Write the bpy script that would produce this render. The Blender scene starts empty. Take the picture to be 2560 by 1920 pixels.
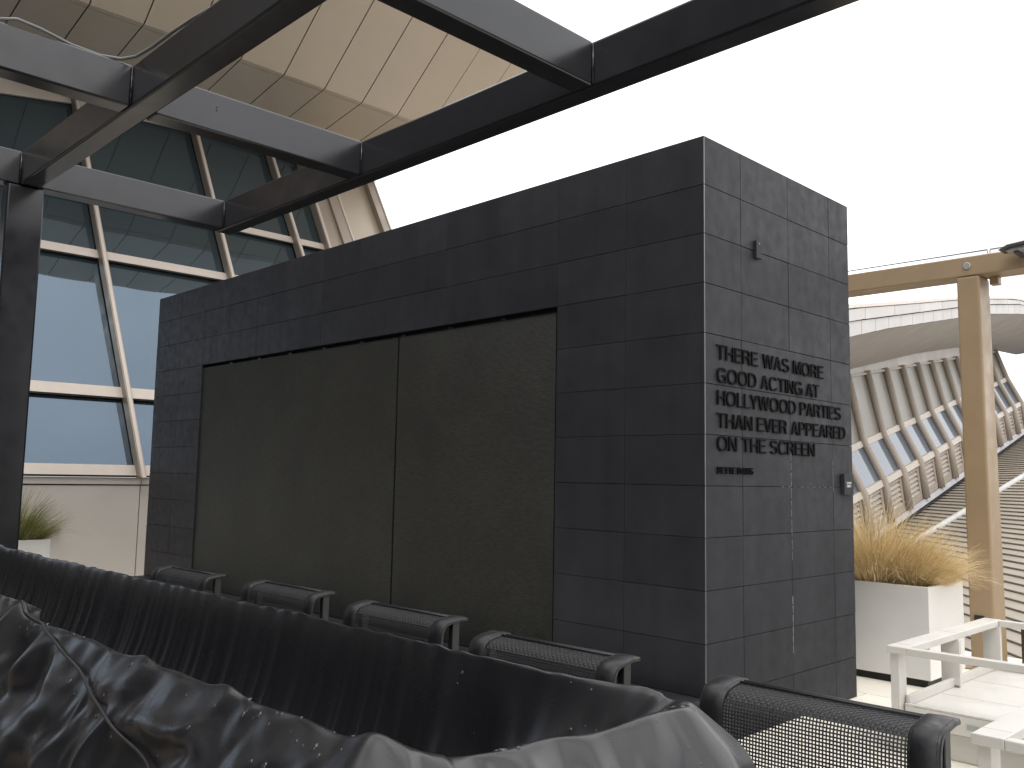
import bpy, bmesh, math, random
from math import radians, sin, cos, pi, tan, exp
from mathutils import Vector, Matrix, noise

random.seed(7)
V = Vector
scene = bpy.context.scene
C = scene.collection

# ------------------------------------------------------------------ camera
YAW, PITCH, ROLL = 45.4352, 5.9187, 1.0577
CAM = V((2.9624, -4.5275, 1.5356))
cd = bpy.data.cameras.new('camera')
cam = bpy.data.objects.new('camera', cd)
C.objects.link(cam)
cd.sensor_fit = 'HORIZONTAL'
cd.sensor_width = 36.0
cd.lens = 36.0 * 2234.768 / 2560.0
cd.clip_start = 0.05
cd.clip_end = 4000
_y, _p, _r = radians(YAW), radians(PITCH), radians(ROLL)
_f = V((-sin(_y) * cos(_p), cos(_y) * cos(_p), sin(_p)))
_rt = V((cos(_y), sin(_y), 0))
_up = _rt.cross(_f)
_r2 = _rt * cos(_r) + _up * sin(_r)
_u2 = _up * cos(_r) - _rt * sin(_r)
m = Matrix((_r2, _u2, -_f)).transposed().to_4x4()
m.translation = CAM
cam.matrix_world = m
scene.camera = cam

# ------------------------------------------------------------------ sky and light
SUN_EL, SUN_AZ = 58.0, -38.0            # azimuth measured from +X towards +Y
w = bpy.data.worlds.new('World')
scene.world = w
w.use_nodes = True
nt = w.node_tree
nt.nodes.clear()
out = nt.nodes.new('ShaderNodeOutputWorld')
bg = nt.nodes.new('ShaderNodeBackground')
sky = nt.nodes.new('ShaderNodeTexSky')
sky.sky_type = 'NISHITA'
sky.sun_disc = False
sky.sun_elevation = radians(SUN_EL)
sky.sun_rotation = radians(90.0 - SUN_AZ)
sky.air_density = 1.0
sky.dust_density = 4.0
mix = nt.nodes.new('ShaderNodeMixRGB')
mix.inputs[0].default_value = 0.93
tc = nt.nodes.new('ShaderNodeTexCoord')
nz = nt.nodes.new('ShaderNodeTexNoise')
nz.inputs['Scale'].default_value = 2.2
nz.inputs['Detail'].default_value = 6
cr = nt.nodes.new('ShaderNodeValToRGB')
cr.color_ramp.elements[0].position = 0.35
cr.color_ramp.elements[0].color = (8.6, 8.7, 9.0, 1)
cr.color_ramp.elements[1].position = 0.62
cr.color_ramp.elements[1].color = (13.0, 12.9, 12.8, 1)
nt.links.new(tc.outputs['Generated'], nz.inputs['Vector'])
nt.links.new(nz.outputs['Fac'], cr.inputs[0])
nt.links.new(sky.outputs[0], mix.inputs[1])
nt.links.new(cr.outputs[0], mix.inputs[2])
# one faint grey cloud low in the sky to the right
vd = nt.nodes.new('ShaderNodeVectorMath'); vd.operation = 'DISTANCE'
vd.inputs[1].default_value = (-0.262, 0.928, 0.295)
n5 = nt.nodes.new('ShaderNodeTexNoise')
n5.inputs['Scale'].default_value = 9.0
n5.inputs['Detail'].default_value = 5
nt.links.new(tc.outputs['Generated'], n5.inputs['Vector'])
nt.links.new(tc.outputs['Generated'], vd.inputs[0])
ma = nt.nodes.new('ShaderNodeMath'); ma.operation = 'MULTIPLY_ADD'
ma.inputs[1].default_value = 0.30
nt.links.new(n5.outputs['Fac'], ma.inputs[0]); nt.links.new(vd.outputs['Value'], ma.inputs[2])
mr_ = nt.nodes.new('ShaderNodeMapRange')
mr_.inputs['From Min'].default_value = 0.16
mr_.inputs['From Max'].default_value = 0.36
mr_.inputs['To Min'].default_value = 0.52
mr_.inputs['To Max'].default_value = 1.0
nt.links.new(ma.outputs[0], mr_.inputs['Value'])
vs_ = nt.nodes.new('ShaderNodeVectorMath'); vs_.operation = 'SCALE'
nt.links.new(mix.outputs[0], vs_.inputs[0]); nt.links.new(mr_.outputs[0], vs_.inputs['Scale'])
nt.links.new(vs_.outputs[0], bg.inputs['Color'])
bg.inputs['Strength'].default_value = 0.145
nt.links.new(bg.outputs[0], out.inputs['Surface'])

sd = bpy.data.lights.new('sun', 'SUN')
sd.energy = 0.8
sd.angle = radians(25)
sd.color = (1.0, 0.965, 0.92)
sun = bpy.data.objects.new('sun', sd)
C.objects.link(sun)
sv = V((cos(radians(SUN_EL)) * cos(radians(SUN_AZ)), cos(radians(SUN_EL)) * sin(radians(SUN_AZ)), sin(radians(SUN_EL))))
sun.rotation_euler = sv.to_track_quat('Z', 'Y').to_euler()
sun.location = (0, 0, 30)

vs = scene.view_settings
vs.view_transform = 'Standard'
vs.look = 'None'
vs.exposure = 0.42
vs.gamma = 1.0
vs.use_curve_mapping = False

# ------------------------------------------------------------------ materials
def new_mat(name):
    mt = bpy.data.materials.new(name)
    mt.use_nodes = True
    t = mt.node_tree
    b = t.nodes['Principled BSDF']
    return mt, t, b

def N_(t, kind, **kw):
    n = t.nodes.new(kind)
    for k, v in kw.items():
        if k in n.inputs:
            n.inputs[k].default_value = v
        else:
            setattr(n, k, v)
    return n

def pmat(name, col, rough=0.5, metal=0.0, var=0.15, vscale=2.5, rvar=0.12, bump=0.0, bscale=60.0,
         ior=1.5, island=0.0, streak=0.0, stretch=(1, 1, 1), tint=None, sheen=0.0):
    mt, t, b = new_mat(name)
    L = t.links.new
    co = N_(t, 'ShaderNodeTexCoord')
    mp = N_(t, 'ShaderNodeMapping')
    mp.inputs['Scale'].default_value = stretch
    L(co.outputs['Object'], mp.inputs['Vector'])
    n1 = N_(t, 'ShaderNodeTexNoise', Scale=vscale, Detail=6.0, Roughness=0.6)
    L(mp.outputs[0], n1.inputs['Vector'])
    mr = N_(t, 'ShaderNodeMapRange')
    mr.inputs['From Min'].default_value = 0.3
    mr.inputs['From Max'].default_value = 0.7
    mr.inputs['To Min'].default_value = 1.0 - var
    mr.inputs['To Max'].default_value = 1.0 + var
    L(n1.outputs['Fac'], mr.inputs['Value'])
    fac = mr.outputs[0]
    if island:
        g = N_(t, 'ShaderNodeNewGeometry')
        m2 = N_(t, 'ShaderNodeMapRange')
        m2.inputs['To Min'].default_value = 1.0 - island
        m2.inputs['To Max'].default_value = 1.0 + island
        L(g.outputs['Random Per Island'], m2.inputs['Value'])
        mu = N_(t, 'ShaderNodeMath', operation='MULTIPLY')
        L(fac, mu.inputs[0]); L(m2.outputs[0], mu.inputs[1])
        fac = mu.outputs[0]
    if streak:
        mp2 = N_(t, 'ShaderNodeMapping')
        mp2.inputs['Scale'].default_value = (9, 9, 0.7)
        L(co.outputs['Object'], mp2.inputs['Vector'])
        n3 = N_(t, 'ShaderNodeTexNoise', Scale=1.0, Detail=4.0)
        L(mp2.outputs[0], n3.inputs['Vector'])
        m3 = N_(t, 'ShaderNodeMapRange')
        m3.inputs['From Min'].default_value = 0.35
        m3.inputs['From Max'].default_value = 0.7
        m3.inputs['To Min'].default_value = 1.0 - streak
        m3.inputs['To Max'].default_value = 1.0 + streak
        L(n3.outputs['Fac'], m3.inputs['Value'])
        mu = N_(t, 'ShaderNodeMath', operation='MULTIPLY')
        L(fac, mu.inputs[0]); L(m3.outputs[0], mu.inputs[1])
        fac = mu.outputs[0]
    vm = N_(t, 'ShaderNodeVectorMath', operation='SCALE')
    vm.inputs[0].default_value = col
    L(fac, vm.inputs['Scale'])
    L(vm.outputs[0], b.inputs['Base Color'])
    mr2 = N_(t, 'ShaderNodeMapRange')
    mr2.inputs['From Min'].default_value = 0.3
    mr2.inputs['From Max'].default_value = 0.7
    mr2.inputs['To Min'].default_value = max(0.02, rough - rvar)
    mr2.inputs['To Max'].default_value = min(1.0, rough + rvar)
    n2 = N_(t, 'ShaderNodeTexNoise', Scale=vscale * 3.1, Detail=5.0)
    L(mp.outputs[0], n2.inputs['Vector'])
    L(n2.outputs['Fac'], mr2.inputs['Value'])
    L(mr2.outputs[0], b.inputs['Roughness'])
    b.inputs['Metallic'].default_value = metal
    b.inputs['IOR'].default_value = ior
    if tint:
        b.inputs['Specular Tint'].default_value = (*tint, 1)
    if sheen:
        b.inputs['Sheen Weight'].default_value = sheen
        b.inputs['Sheen Roughness'].default_value = 0.4
    if bump:
        n4 = N_(t, 'ShaderNodeTexNoise', Scale=bscale, Detail=4.0)
        L(co.outputs['Object'], n4.inputs['Vector'])
        bp = N_(t, 'ShaderNodeBump', Strength=bump, Distance=0.01)
        L(n4.outputs['Fac'], bp.inputs['Height'])
        L(bp.outputs[0], b.inputs['Normal'])
    return mt

M = {}
M['floor'] = pmat('floor_paver', (0.84, 0.80, 0.70), 0.75, var=0.07, vscale=1.6, bump=0.25, bscale=90, island=0.05)
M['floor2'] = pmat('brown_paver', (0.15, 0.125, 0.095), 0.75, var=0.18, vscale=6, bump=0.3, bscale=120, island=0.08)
M['floor_gap'] = pmat('floor_joint', (0.28, 0.25, 0.21), 0.9)
M['asphalt'] = pmat('asphalt', (0.06, 0.06, 0.06), 0.9, bump=0.3, bscale=3)
M['tile'] = pmat('slate_tile', (0.0330, 0.0340, 0.0395), 0.45, ior=1.20, var=0.15, vscale=3.5, rvar=0.10, bump=0.12, bscale=220, island=0.10, streak=0.07)
M['grout'] = pmat('dark_grout', (0.010, 0.010, 0.011), 0.8)
M['trim'] = pmat('aluminium_trim', (0.24, 0.24, 0.25), 0.4, metal=0.8)
M['blackhole'] = pmat('black_recess', (0.006, 0.006, 0.008), 0.7)
M['letter'] = pmat('black_letter', (0.006, 0.006, 0.006), 0.6, ior=1.12)
M['white_ink'] = pmat('white_ink', (0.75, 0.75, 0.75), 0.6)
M['beam'] = pmat('dark_steel_paint', (0.012, 0.012, 0.015), 0.22, var=0.10, vscale=3, rvar=0.035, bump=0.012, bscale=160, ior=1.6, streak=0.04)
M['mull'] = pmat('champagne_aluminium', (0.32, 0.27, 0.22), 0.42, metal=0.25, var=0.06, vscale=1.0)
M['transom'] = pmat('pale_aluminium', (0.49, 0.43, 0.375), 0.45, metal=0.1, var=0.05)
M['wallpanel'] = pmat('grey_beige_panel', (0.40, 0.37, 0.34), 0.55, var=0.05, vscale=0.8)
M['soffit'] = pmat('beige_soffit_panel', (0.42, 0.36, 0.285), 0.36, metal=0.15, var=0.04, vscale=0.7, rvar=0.05, island=0.03)
M['joint'] = pmat('dark_joint', (0.02, 0.016, 0.013), 0.8)
M['tan'] = pmat('tan_steel_paint', (0.30, 0.215, 0.130), 0.45, var=0.08, vscale=2.0, bump=0.04)
M['white'] = pmat('white_powder_coat', (0.62, 0.60, 0.56), 0.42, var=0.04, vscale=3, rvar=0.12, bump=0.03, bscale=120)
M['planter'] = pmat('white_fibreglass', (0.72, 0.71, 0.69), 0.5, var=0.035, vscale=2)
M['plinth'] = pmat('black_plinth', (0.010, 0.010, 0.010), 0.6)
M['soil'] = pmat('soil', (0.05, 0.035, 0.022), 0.95, bump=0.6, bscale=40)
M['concrete'] = pmat('pale_clad', (0.54, 0.52, 0.50), 0.6, var=0.06, vscale=0.5, island=0.04)
M['conc_mull'] = pmat('grey_beige_post', (0.35, 0.30, 0.25), 0.5, var=0.07, vscale=0.8)
M['conc_trans'] = pmat('cream_rail', (0.53, 0.475, 0.41), 0.5, var=0.05)
M['conc_soffit'] = pmat('grey_soffit', (0.45, 0.42, 0.39), 0.55, var=0.08, vscale=0.5)
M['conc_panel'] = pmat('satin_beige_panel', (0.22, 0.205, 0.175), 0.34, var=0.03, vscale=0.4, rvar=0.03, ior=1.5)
M['louver'] = pmat('louver', (0.36, 0.31, 0.26), 0.5, var=0.08)
M['corr'] = pmat('ribbed_metal_roof', (0.36, 0.32, 0.265), 0.5, var=0.08, vscale=0.5, streak=0.04)
M['flash'] = pmat('pale_flashing', (0.42, 0.42, 0.44), 0.5, var=0.12)
M['pipe'] = pmat('pale_pipe', (0.50, 0.49, 0.47), 0.5)
M['bronze'] = pmat('bronze_panel', (0.10, 0.075, 0.055), 0.25, metal=0.5, var=0.2, vscale=3, streak=0.3)
M['paneedge'] = pmat('glass_edge', (0.16, 0.17, 0.17), 0.4)
M['steel'] = pmat('galvanised', (0.42, 0.44, 0.44), 0.45, metal=0.6)
M['cap'] = pmat('black_leatherette', (0.012, 0.012, 0.014), 0.45, var=0.12, vscale=14, bump=0.08, bscale=260)
M['strand'] = pmat('charcoal_mesh_strand', (0.026, 0.026, 0.028), 0.45, bump=0.3, bscale=300)
M['frame'] = pmat('charcoal_aluminium', (0.018, 0.018, 0.02), 0.4)
M['cloth'] = pmat('black_cover_fabric', (0.0120, 0.0115, 0.0132), 0.28, var=0.08, vscale=2.5, rvar=0.03, bump=0.03, bscale=420, sheen=0.02, ior=1.58)
M['piping'] = pmat('cover_piping', (0.022, 0.022, 0.024), 0.4, bump=0.2, bscale=300)
M['cable'] = pmat('grey_cable', (0.14, 0.14, 0.135), 0.45)
M['lamp'] = pmat('dark_lamp_body', (0.05, 0.05, 0.05), 0.4)
M['lamp_face'] = pmat('lamp_lens_grey', (0.30, 0.31, 0.33), 0.3)
M['lounge'] = pmat('dark_blocker_wall', (0.05, 0.049, 0.049), 0.6)  # walls of the two unseen blocks added to darken reflections
M['blocker_glass'] = pmat('blocker_glass', (0.01, 0.011, 0.012), 0.1)  # panes on the same added, unseen blocks
M['seam'] = pmat('grey_seam', (0.30, 0.29, 0.27), 0.7)
M['streak'] = pmat('mineral_stain', (0.22, 0.22, 0.215), 0.8, var=0.5, vscale=30)
M['outlet'] = pmat('grey_box', (0.40, 0.38, 0.36), 0.5)

def glass_mat(name, col, ior=2.0, tint=(0.72, 0.86, 1.0), wave=0.02, wscale=0.5, rough=0.02):
    mt, t, b = new_mat(name)
    L = t.links.new
    b.inputs['Base Color'].default_value = (*col, 1)
    b.inputs['Roughness'].default_value = rough
    b.inputs['IOR'].default_value = ior
    b.inputs['Specular Tint'].default_value = (*tint, 1)
    co = N_(t, 'ShaderNodeTexCoord')
    n = N_(t, 'ShaderNodeTexNoise', Scale=wscale, Detail=1.0)
    L(co.outputs['Object'], n.inputs['Vector'])
    bp = N_(t, 'ShaderNodeBump', Strength=wave, Distance=1.0)
    L(n.outputs['Fac'], bp.inputs['Height'])
    L(bp.outputs[0], b.inputs['Normal'])
    return mt
M['glass'] = glass_mat('dark_reflective_glass', (0.026, 0.037, 0.041), ior=2.2, tint=(0.62, 0.79, 1.0))
M['glass2'] = glass_mat('pale_reflective_glass', (0.13, 0.15, 0.18), ior=1.75, tint=(0.8, 0.88, 1.0), wave=0.01)

def clear_mat():
    mt, t, b = new_mat('clear_guard_glass')
    L = t.links.new
    tr = N_(t, 'ShaderNodeBsdfTransparent')
    tr.inputs[0].default_value = (0.97, 0.98, 0.98, 1)
    gl = N_(t, 'ShaderNodeBsdfGlossy')
    gl.inputs['Roughness'].default_value = 0.02
    mx = N_(t, 'ShaderNodeMixShader')
    mx.inputs[0].default_value = 0.05
    L(tr.outputs[0], mx.inputs[1]); L(gl.outputs[0], mx.inputs[2])
    L(mx.outputs[0], t.nodes['Material Output'].inputs['Surface'])
    return mt
M['clear'] = clear_mat()

def screen_mat():
    mt, t, b = new_mat('ribbed_screen_mesh')
    L = t.links.new
    co = N_(t, 'ShaderNodeTexCoord')
    mp = N_(t, 'ShaderNodeMapping')
    mp.inputs['Scale'].default_value = (16, 16, 95)
    L(co.outputs['Object'], mp.inputs['Vector'])
    n = N_(t, 'ShaderNodeTexNoise', Scale=1.0, Detail=3.0, Roughness=0.7)
    L(mp.outputs[0], n.inputs['Vector'])
    n2 = N_(t, 'ShaderNodeTexNoise', Scale=1.7, Detail=7.0, Roughness=0.65)
    L(co.outputs['Object'], n2.inputs['Vector'])
    r = N_(t, 'ShaderNodeValToRGB')
    r.color_ramp.elements[0].position = 0.35
    r.color_ramp.elements[0].color = (0.007, 0.007, 0.006, 1)
    r.color_ramp.elements[1].position = 0.80
    r.color_ramp.elements[1].color = (0.032, 0.034, 0.026, 1)
    L(n.outputs['Fac'], r.inputs[0])
    mr = N_(t, 'ShaderNodeMapRange')
    mr.inputs['From Min'].default_value = 0.3
    mr.inputs['From Max'].default_value = 0.7
    mr.inputs['To Min'].default_value = 0.45
    mr.inputs['To Max'].default_value = 1.30
    L(n2.outputs['Fac'], mr.inputs['Value'])
    sc = N_(t, 'ShaderNodeVectorMath', operation='SCALE')
    L(r.outputs[0], sc.inputs[0]); L(mr.outputs[0], sc.inputs['Scale'])
    L(sc.outputs[0], b.inputs['Base Color'])
    b.inputs['Roughness'].default_value = 0.5
    wv = N_(t, 'ShaderNodeTexWave', wave_type='BANDS', bands_direction='Z')
    wv.inputs['Scale'].default_value = 38
    wv.inputs['Distortion'].default_value = 1.2
    wv.inputs['Detail'].default_value = 1
    L(co.outputs['Object'], wv.inputs['Vector'])
    ad = N_(t, 'ShaderNodeMath', operation='ADD')
    L(wv.outputs['Fac'], ad.inputs[0]); L(n.outputs['Fac'], ad.inputs[1])
    bp = N_(t, 'ShaderNodeBump', Strength=0.5, Distance=0.006)
    L(ad.outputs[0], bp.inputs['Height'])
    L(bp.outputs[0], b.inputs['Normal'])
    return mt
M['screen'] = screen_mat()

def grass_mat(name, c0, c1):
    mt, t, b = new_mat(name)
    L = t.links.new
    g = N_(t, 'ShaderNodeNewGeometry')
    r = N_(t, 'ShaderNodeValToRGB')
    r.color_ramp.elements[0].color = (*c0, 1)
    r.color_ramp.elements[1].color = (*c1, 1)
    L(g.outputs['Random Per Island'], r.inputs[0])
    L(r.outputs[0], b.inputs['Base Color'])
    b.inputs['Roughness'].default_value = 0.6
    return mt
M['straw'] = grass_mat('straw_grass_blade', (0.46, 0.32, 0.13), (0.88, 0.72, 0.43))
M['green'] = grass_mat('green_grass_blade', (0.06, 0.075, 0.02), (0.28, 0.27, 0.08))

def drop_mat():
    mt, t, b = new_mat('water_drop')
    b.inputs['Base Color'].default_value = (0.02, 0.02, 0.022, 1)
    b.inputs['Roughness'].default_value = 0.03
    b.inputs['IOR'].default_value = 1.6
    b.inputs['Coat Weight'].default_value = 0.1
    return mt
M['drop'] = drop_mat()

# ------------------------------------------------------------------ object helpers
OFF = {}

def props(o, label=None, cat=None, group=None, kind=None):
    if label: o['label'] = label
    if cat: o['category'] = cat
    if group: o['group'] = group
    if kind: o['kind'] = kind
    return o

def thing(name, label, cat, loc=(0, 0, 0), group=None):
    o = bpy.data.objects.new(name, None)
    C.objects.link(o)
    o.location = loc
    o.empty_display_size = 0.2
    OFF[o.name] = V(loc)
    return props(o, label, cat, group)

class MB:
    def __init__(self):
        self.v = []; self.f = []
    def add(self, vs, fs):
        n = len(self.v)
        self.v += [V(p) for p in vs]
        self.f += [tuple(i + n for i in f) for f in fs]
        return self
    def hexa(self, p):      # p: 8 points, bottom ring then top ring
        return self.add(p, [(3, 2, 1, 0), (4, 5, 6, 7), (0, 1, 5, 4), (1, 2, 6, 5), (2, 3, 7, 6), (3, 0, 4, 7)])
    def box(self, x0, x1, y0, y1, z0, z1):
        return self.hexa([(x0, y0, z0), (x1, y0, z0), (x1, y1, z0), (x0, y1, z0), (x0, y0, z1), (x1, y0, z1), (x1, y1, z1), (x0, y1, z1)])
    def quad(self, a, b, c, d):
        return self.add([a, b, c, d], [(0, 1, 2, 3)])
    def tube(self, pts, r, n=8, cap=True, rx=None):
        pts = [V(p) for p in pts]
        base = len(self.v)
        rings = []
        prev = None
        for i, p in enumerate(pts):
            if i == 0: d = pts[1] - pts[0]
            elif i == len(pts) - 1: d = pts[-1] - pts[-2]
            else: d = (pts[i + 1] - pts[i]).normalized() + (pts[i] - pts[i - 1]).normalized()
            d.normalize()
            a = prev if prev else (V((0, 0, 1)) if abs(d.z) < 0.9 else V((1, 0, 0)))
            s = d.cross(a).normalized()
            u = s.cross(d).normalized()
            prev = u
            rr = r[i] if isinstance(r, (list, tuple)) else r
            ring = []
            for k in range(n):
                t = 2 * pi * k / n
                ring.append(len(self.v))
                self.v.append(p + s * cos(t) * rr + u * sin(t) * rr)
            rings.append(ring)
        for a, b in zip(rings[:-1], rings[1:]):
            for k in range(n):
                self.f.append((a[k], a[(k + 1) % n], b[(k + 1) % n], b[k]))
        if cap:
            self.f.append(tuple(reversed(rings[0])))
            self.f.append(tuple(rings[-1]))
        return self
    def build(self, name, mat, parent=None, smooth=False, bevel=0.0, seg=2, solid=0.0, fixn=True):
        me = bpy.data.meshes.new(name)
        off = OFF[parent.name] if parent else V((0, 0, 0))
        me.from_pydata([tuple(p - off) for p in self.v], [], self.f)
        if fixn:
            bm = bmesh.new(); bm.from_mesh(me)
            bmesh.ops.recalc_face_normals(bm, faces=bm.faces)
            bm.to_mesh(me); bm.free()
        me.materials.append(mat)
        if smooth:
            for p in me.polygons: p.use_smooth = True
        o = bpy.data.objects.new(name, me)
        C.objects.link(o)
        if parent:
            o.parent = parent
        OFF[o.name] = off
        if solid:
            md = o.modifiers.new('solidify', 'SOLIDIFY'); md.thickness = solid; md.offset = -1
        if bevel:
            md = o.modifiers.new('bevel', 'BEVEL'); md.width = bevel; md.segments = seg; md.limit_method = 'ANGLE'
            md.angle_limit = radians(40)
            md.harden_normals = False
        return o

def arc_(cx, cy, rx, ry, a0, a1, n=14):
    return [(cx + rx * cos(radians(a0 + (a1 - a0) * i / n)), cy + ry * sin(radians(a0 + (a1 - a0) * i / n))) for i in range(n + 1)]
def sarc(cx, cy, rx, ry, a0, a1, n=18, e=0.86):
    o = []
    for i in range(n + 1):
        a = radians(a0 + (a1 - a0) * i / n)
        c_, s_ = cos(a), sin(a)
        o.append((cx + rx * math.copysign(abs(c_) ** e, c_), cy + ry * math.copysign(abs(s_) ** e, s_)))
    return o
def glyph(ch, t):
    """grotesque capital, cap height 1: (advance width, outlines)"""
    h = t * 0.86
    if ch == 'T': W = .74; c = W / 2; return W, [[(0, 1), (0, 1 - h), (c - t / 2, 1 - h), (c - t / 2, 0), (c + t / 2, 0), (c + t / 2, 1 - h), (W, 1 - h), (W, 1)]]
    if ch == 'H': W = .75; return W, [[(0, 0), (0, 1), (t, 1), (t, .5 + h / 2 + .03), (W - t, .5 + h / 2 + .03), (W - t, 1), (W, 1), (W, 0), (W - t, 0), (W - t, .53 - h / 2), (t, .53 - h / 2), (t, 0)]]
    if ch in 'EF':
        W = .65 if ch == 'E' else .61
        p = [(0, 0), (0, 1), (W, 1), (W, 1 - h), (t, 1 - h), (t, .53 + h / 2), (W - .05, .53 + h / 2), (W - .05, .53 - h / 2), (t, .53 - h / 2)]
        p += [(t, h), (W + .01, h), (W + .01, 0)] if ch == 'E' else [(t, 0)]
        return W, [p]
    if ch == 'I': return t, [[(0, 0), (0, 1), (t, 1), (t, 0)]]
    if ch == 'L': W = .58; return W, [[(0, 0), (0, 1), (t, 1), (t, h), (W, h), (W, 0)]]
    if ch == 'N': W = .76; return W, [[(0, 0), (0, 1), (t + .015, 1), (W - t, .24), (W - t, 1), (W, 1), (W, 0), (W - t - .015, 0), (t, .76), (t, 0)]]
    if ch == 'M': W = .90; return W, [[(0, 0), (0, 1), (t + .06, 1), (W / 2, .22), (W - t - .06, 1), (W, 1), (W, 0), (W - t, 0), (W - t, .78), (W / 2 + .066, 0), (W / 2 - .066, 0), (t, .78), (t, 0)]]
    if ch == 'A': W = .80; return W, [[(0, 0), (.325, 1), (.475, 1), (.80, 0), (.80 - t - .01, 0), (.575, .26), (.225, .26), (t + .01, 0)], [(.264, .26 + h), (.40, .83), (.536, .26 + h)]]
    if ch == 'V': W = .76; return W, [[(0, 1), (t + .01, 1), (.38, .17), (W - t - .01, 1), (W, 1), (.455, 0), (.305, 0)]]
    if ch == 'W': return 1.12, [[(0, 1), (t + .005, 1), (.30, .22), (.485, 1), (.635, 1), (.82, .22), (1.115 - t, 1), (1.12, 1), (.895, 0), (.745, 0), (.56, .78), (.375, 0), (.225, 0)]]
    if ch == 'Y': W = .76; c = W / 2; return W, [[(0, 1), (t + .02, 1), (c, .53), (W - t - .02, 1), (W, 1), (c + t / 2, .39), (c + t / 2, 0), (c - t / 2, 0), (c - t / 2, .39)]]
    if ch == 'O': W = .94; return W, [sarc(W / 2, .5, W / 2, .515, 0, 360, 40)[:-1], sarc(W / 2, .5, W / 2 - t, .515 - h, 0, 360, 40)[:-1]]
    if ch == 'C': W = .86; return W, [sarc(.46, .5, .46, .515, 34, 326, 34) + sarc(.46, .5, .46 - t, .515 - h, 322, 38, 34)]
    if ch == 'G':
        W = .90
        return W, [sarc(.46, .5, .46, .515, 34, 312, 34) + [(W - .10, .12), (W - .085, 0), (W, 0), (W, .53), (.50, .53), (.50, .53 - h), (W - t, .53 - h), (W - t, .33)] + sarc(.46, .5, .46 - t, .515 - h, 330, 38, 34)]
    if ch == 'D': W = .80; return W, [[(0, 0), (0, 1)] + arc_(.36, .5, W - .36, .5, 90, -90, 20), [(t, h), (t, 1 - h)] + arc_(.36, .5, W - .36 - t, .5 - h, 90, -90, 20)]
    if ch == 'P': W = .72; return W, [[(0, 0), (0, 1)] + arc_(.43, .715, W - .43, .285, 90, -90) + [(t, .43), (t, 0)], [(t, .43 + h), (t, 1 - h)] + arc_(.43, .715, W - .43 - t, .285 - h, 90, -90)]
    if ch == 'R': W = .78; return W, [[(0, 0), (0, 1)] + arc_(.45, .735, .28, .265, 90, -42) + [(.655, .44), (.70, .10), (W, 0), (W - t - .02, 0), (.555, .08), (.52, .36), (.46, .45), (t, .45), (t, 0)], [(t, .45 + h), (t, 1 - h)] + arc_(.44, .725, .28 - t + .01, .275 - h, 90, -90)]
    if ch == 'B': W = .74; return W, [[(0, 0), (0, 1)] + arc_(.43, .755, .26, .245, 90, -58) + arc_(.45, .275, .29, .275, 58, -90), [(t, .53 + h / 2), (t, 1 - h)] + arc_(.42, (.53 + h / 2 + 1 - h) / 2, .26 - t, (1 - h - .53 - h / 2) / 2, 90, -90), [(t, h), (t, .53 - h / 2)] + arc_(.44, (h + .53 - h / 2) / 2, .29 - t, (.53 - h / 2 - h) / 2, 90, -90)]
    if ch == 'S':
        W = .76; rx = W / 2 - t / 2; ry1 = .5 * (1.02 - h) * .485; ry2 = .5 * (1.02 - h) * .515
        cy1 = 1.01 - h / 2 - ry1; cy2 = -.01 + h / 2 + ry2
        cl = sarc(W / 2, cy1, rx * .96, ry1, 22, 270, 22, .9) + sarc(W / 2, cy2, rx, ry2, 90, -160, 22, .9)[1:]
        l_, r_ = [], []
        for i, p in enumerate(cl):
            a = cl[max(0, i - 1)]; b_ = cl[min(len(cl) - 1, i + 1)]
            dx, dy = b_[0] - a[0], b_[1] - a[1]; q = math.hypot(dx, dy)
            nx_, ny_ = -dy / q, dx / q
            tt = (t * abs(nx_) + h * abs(ny_)) / (abs(nx_) + abs(ny_)) / 2
            l_.append((p[0] + nx_ * tt, p[1] + ny_ * tt)); r_.append((p[0] - nx_ * tt, p[1] - ny_ * tt))
        return W, [l_ + r_[::-1]]
    return .30, []
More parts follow.
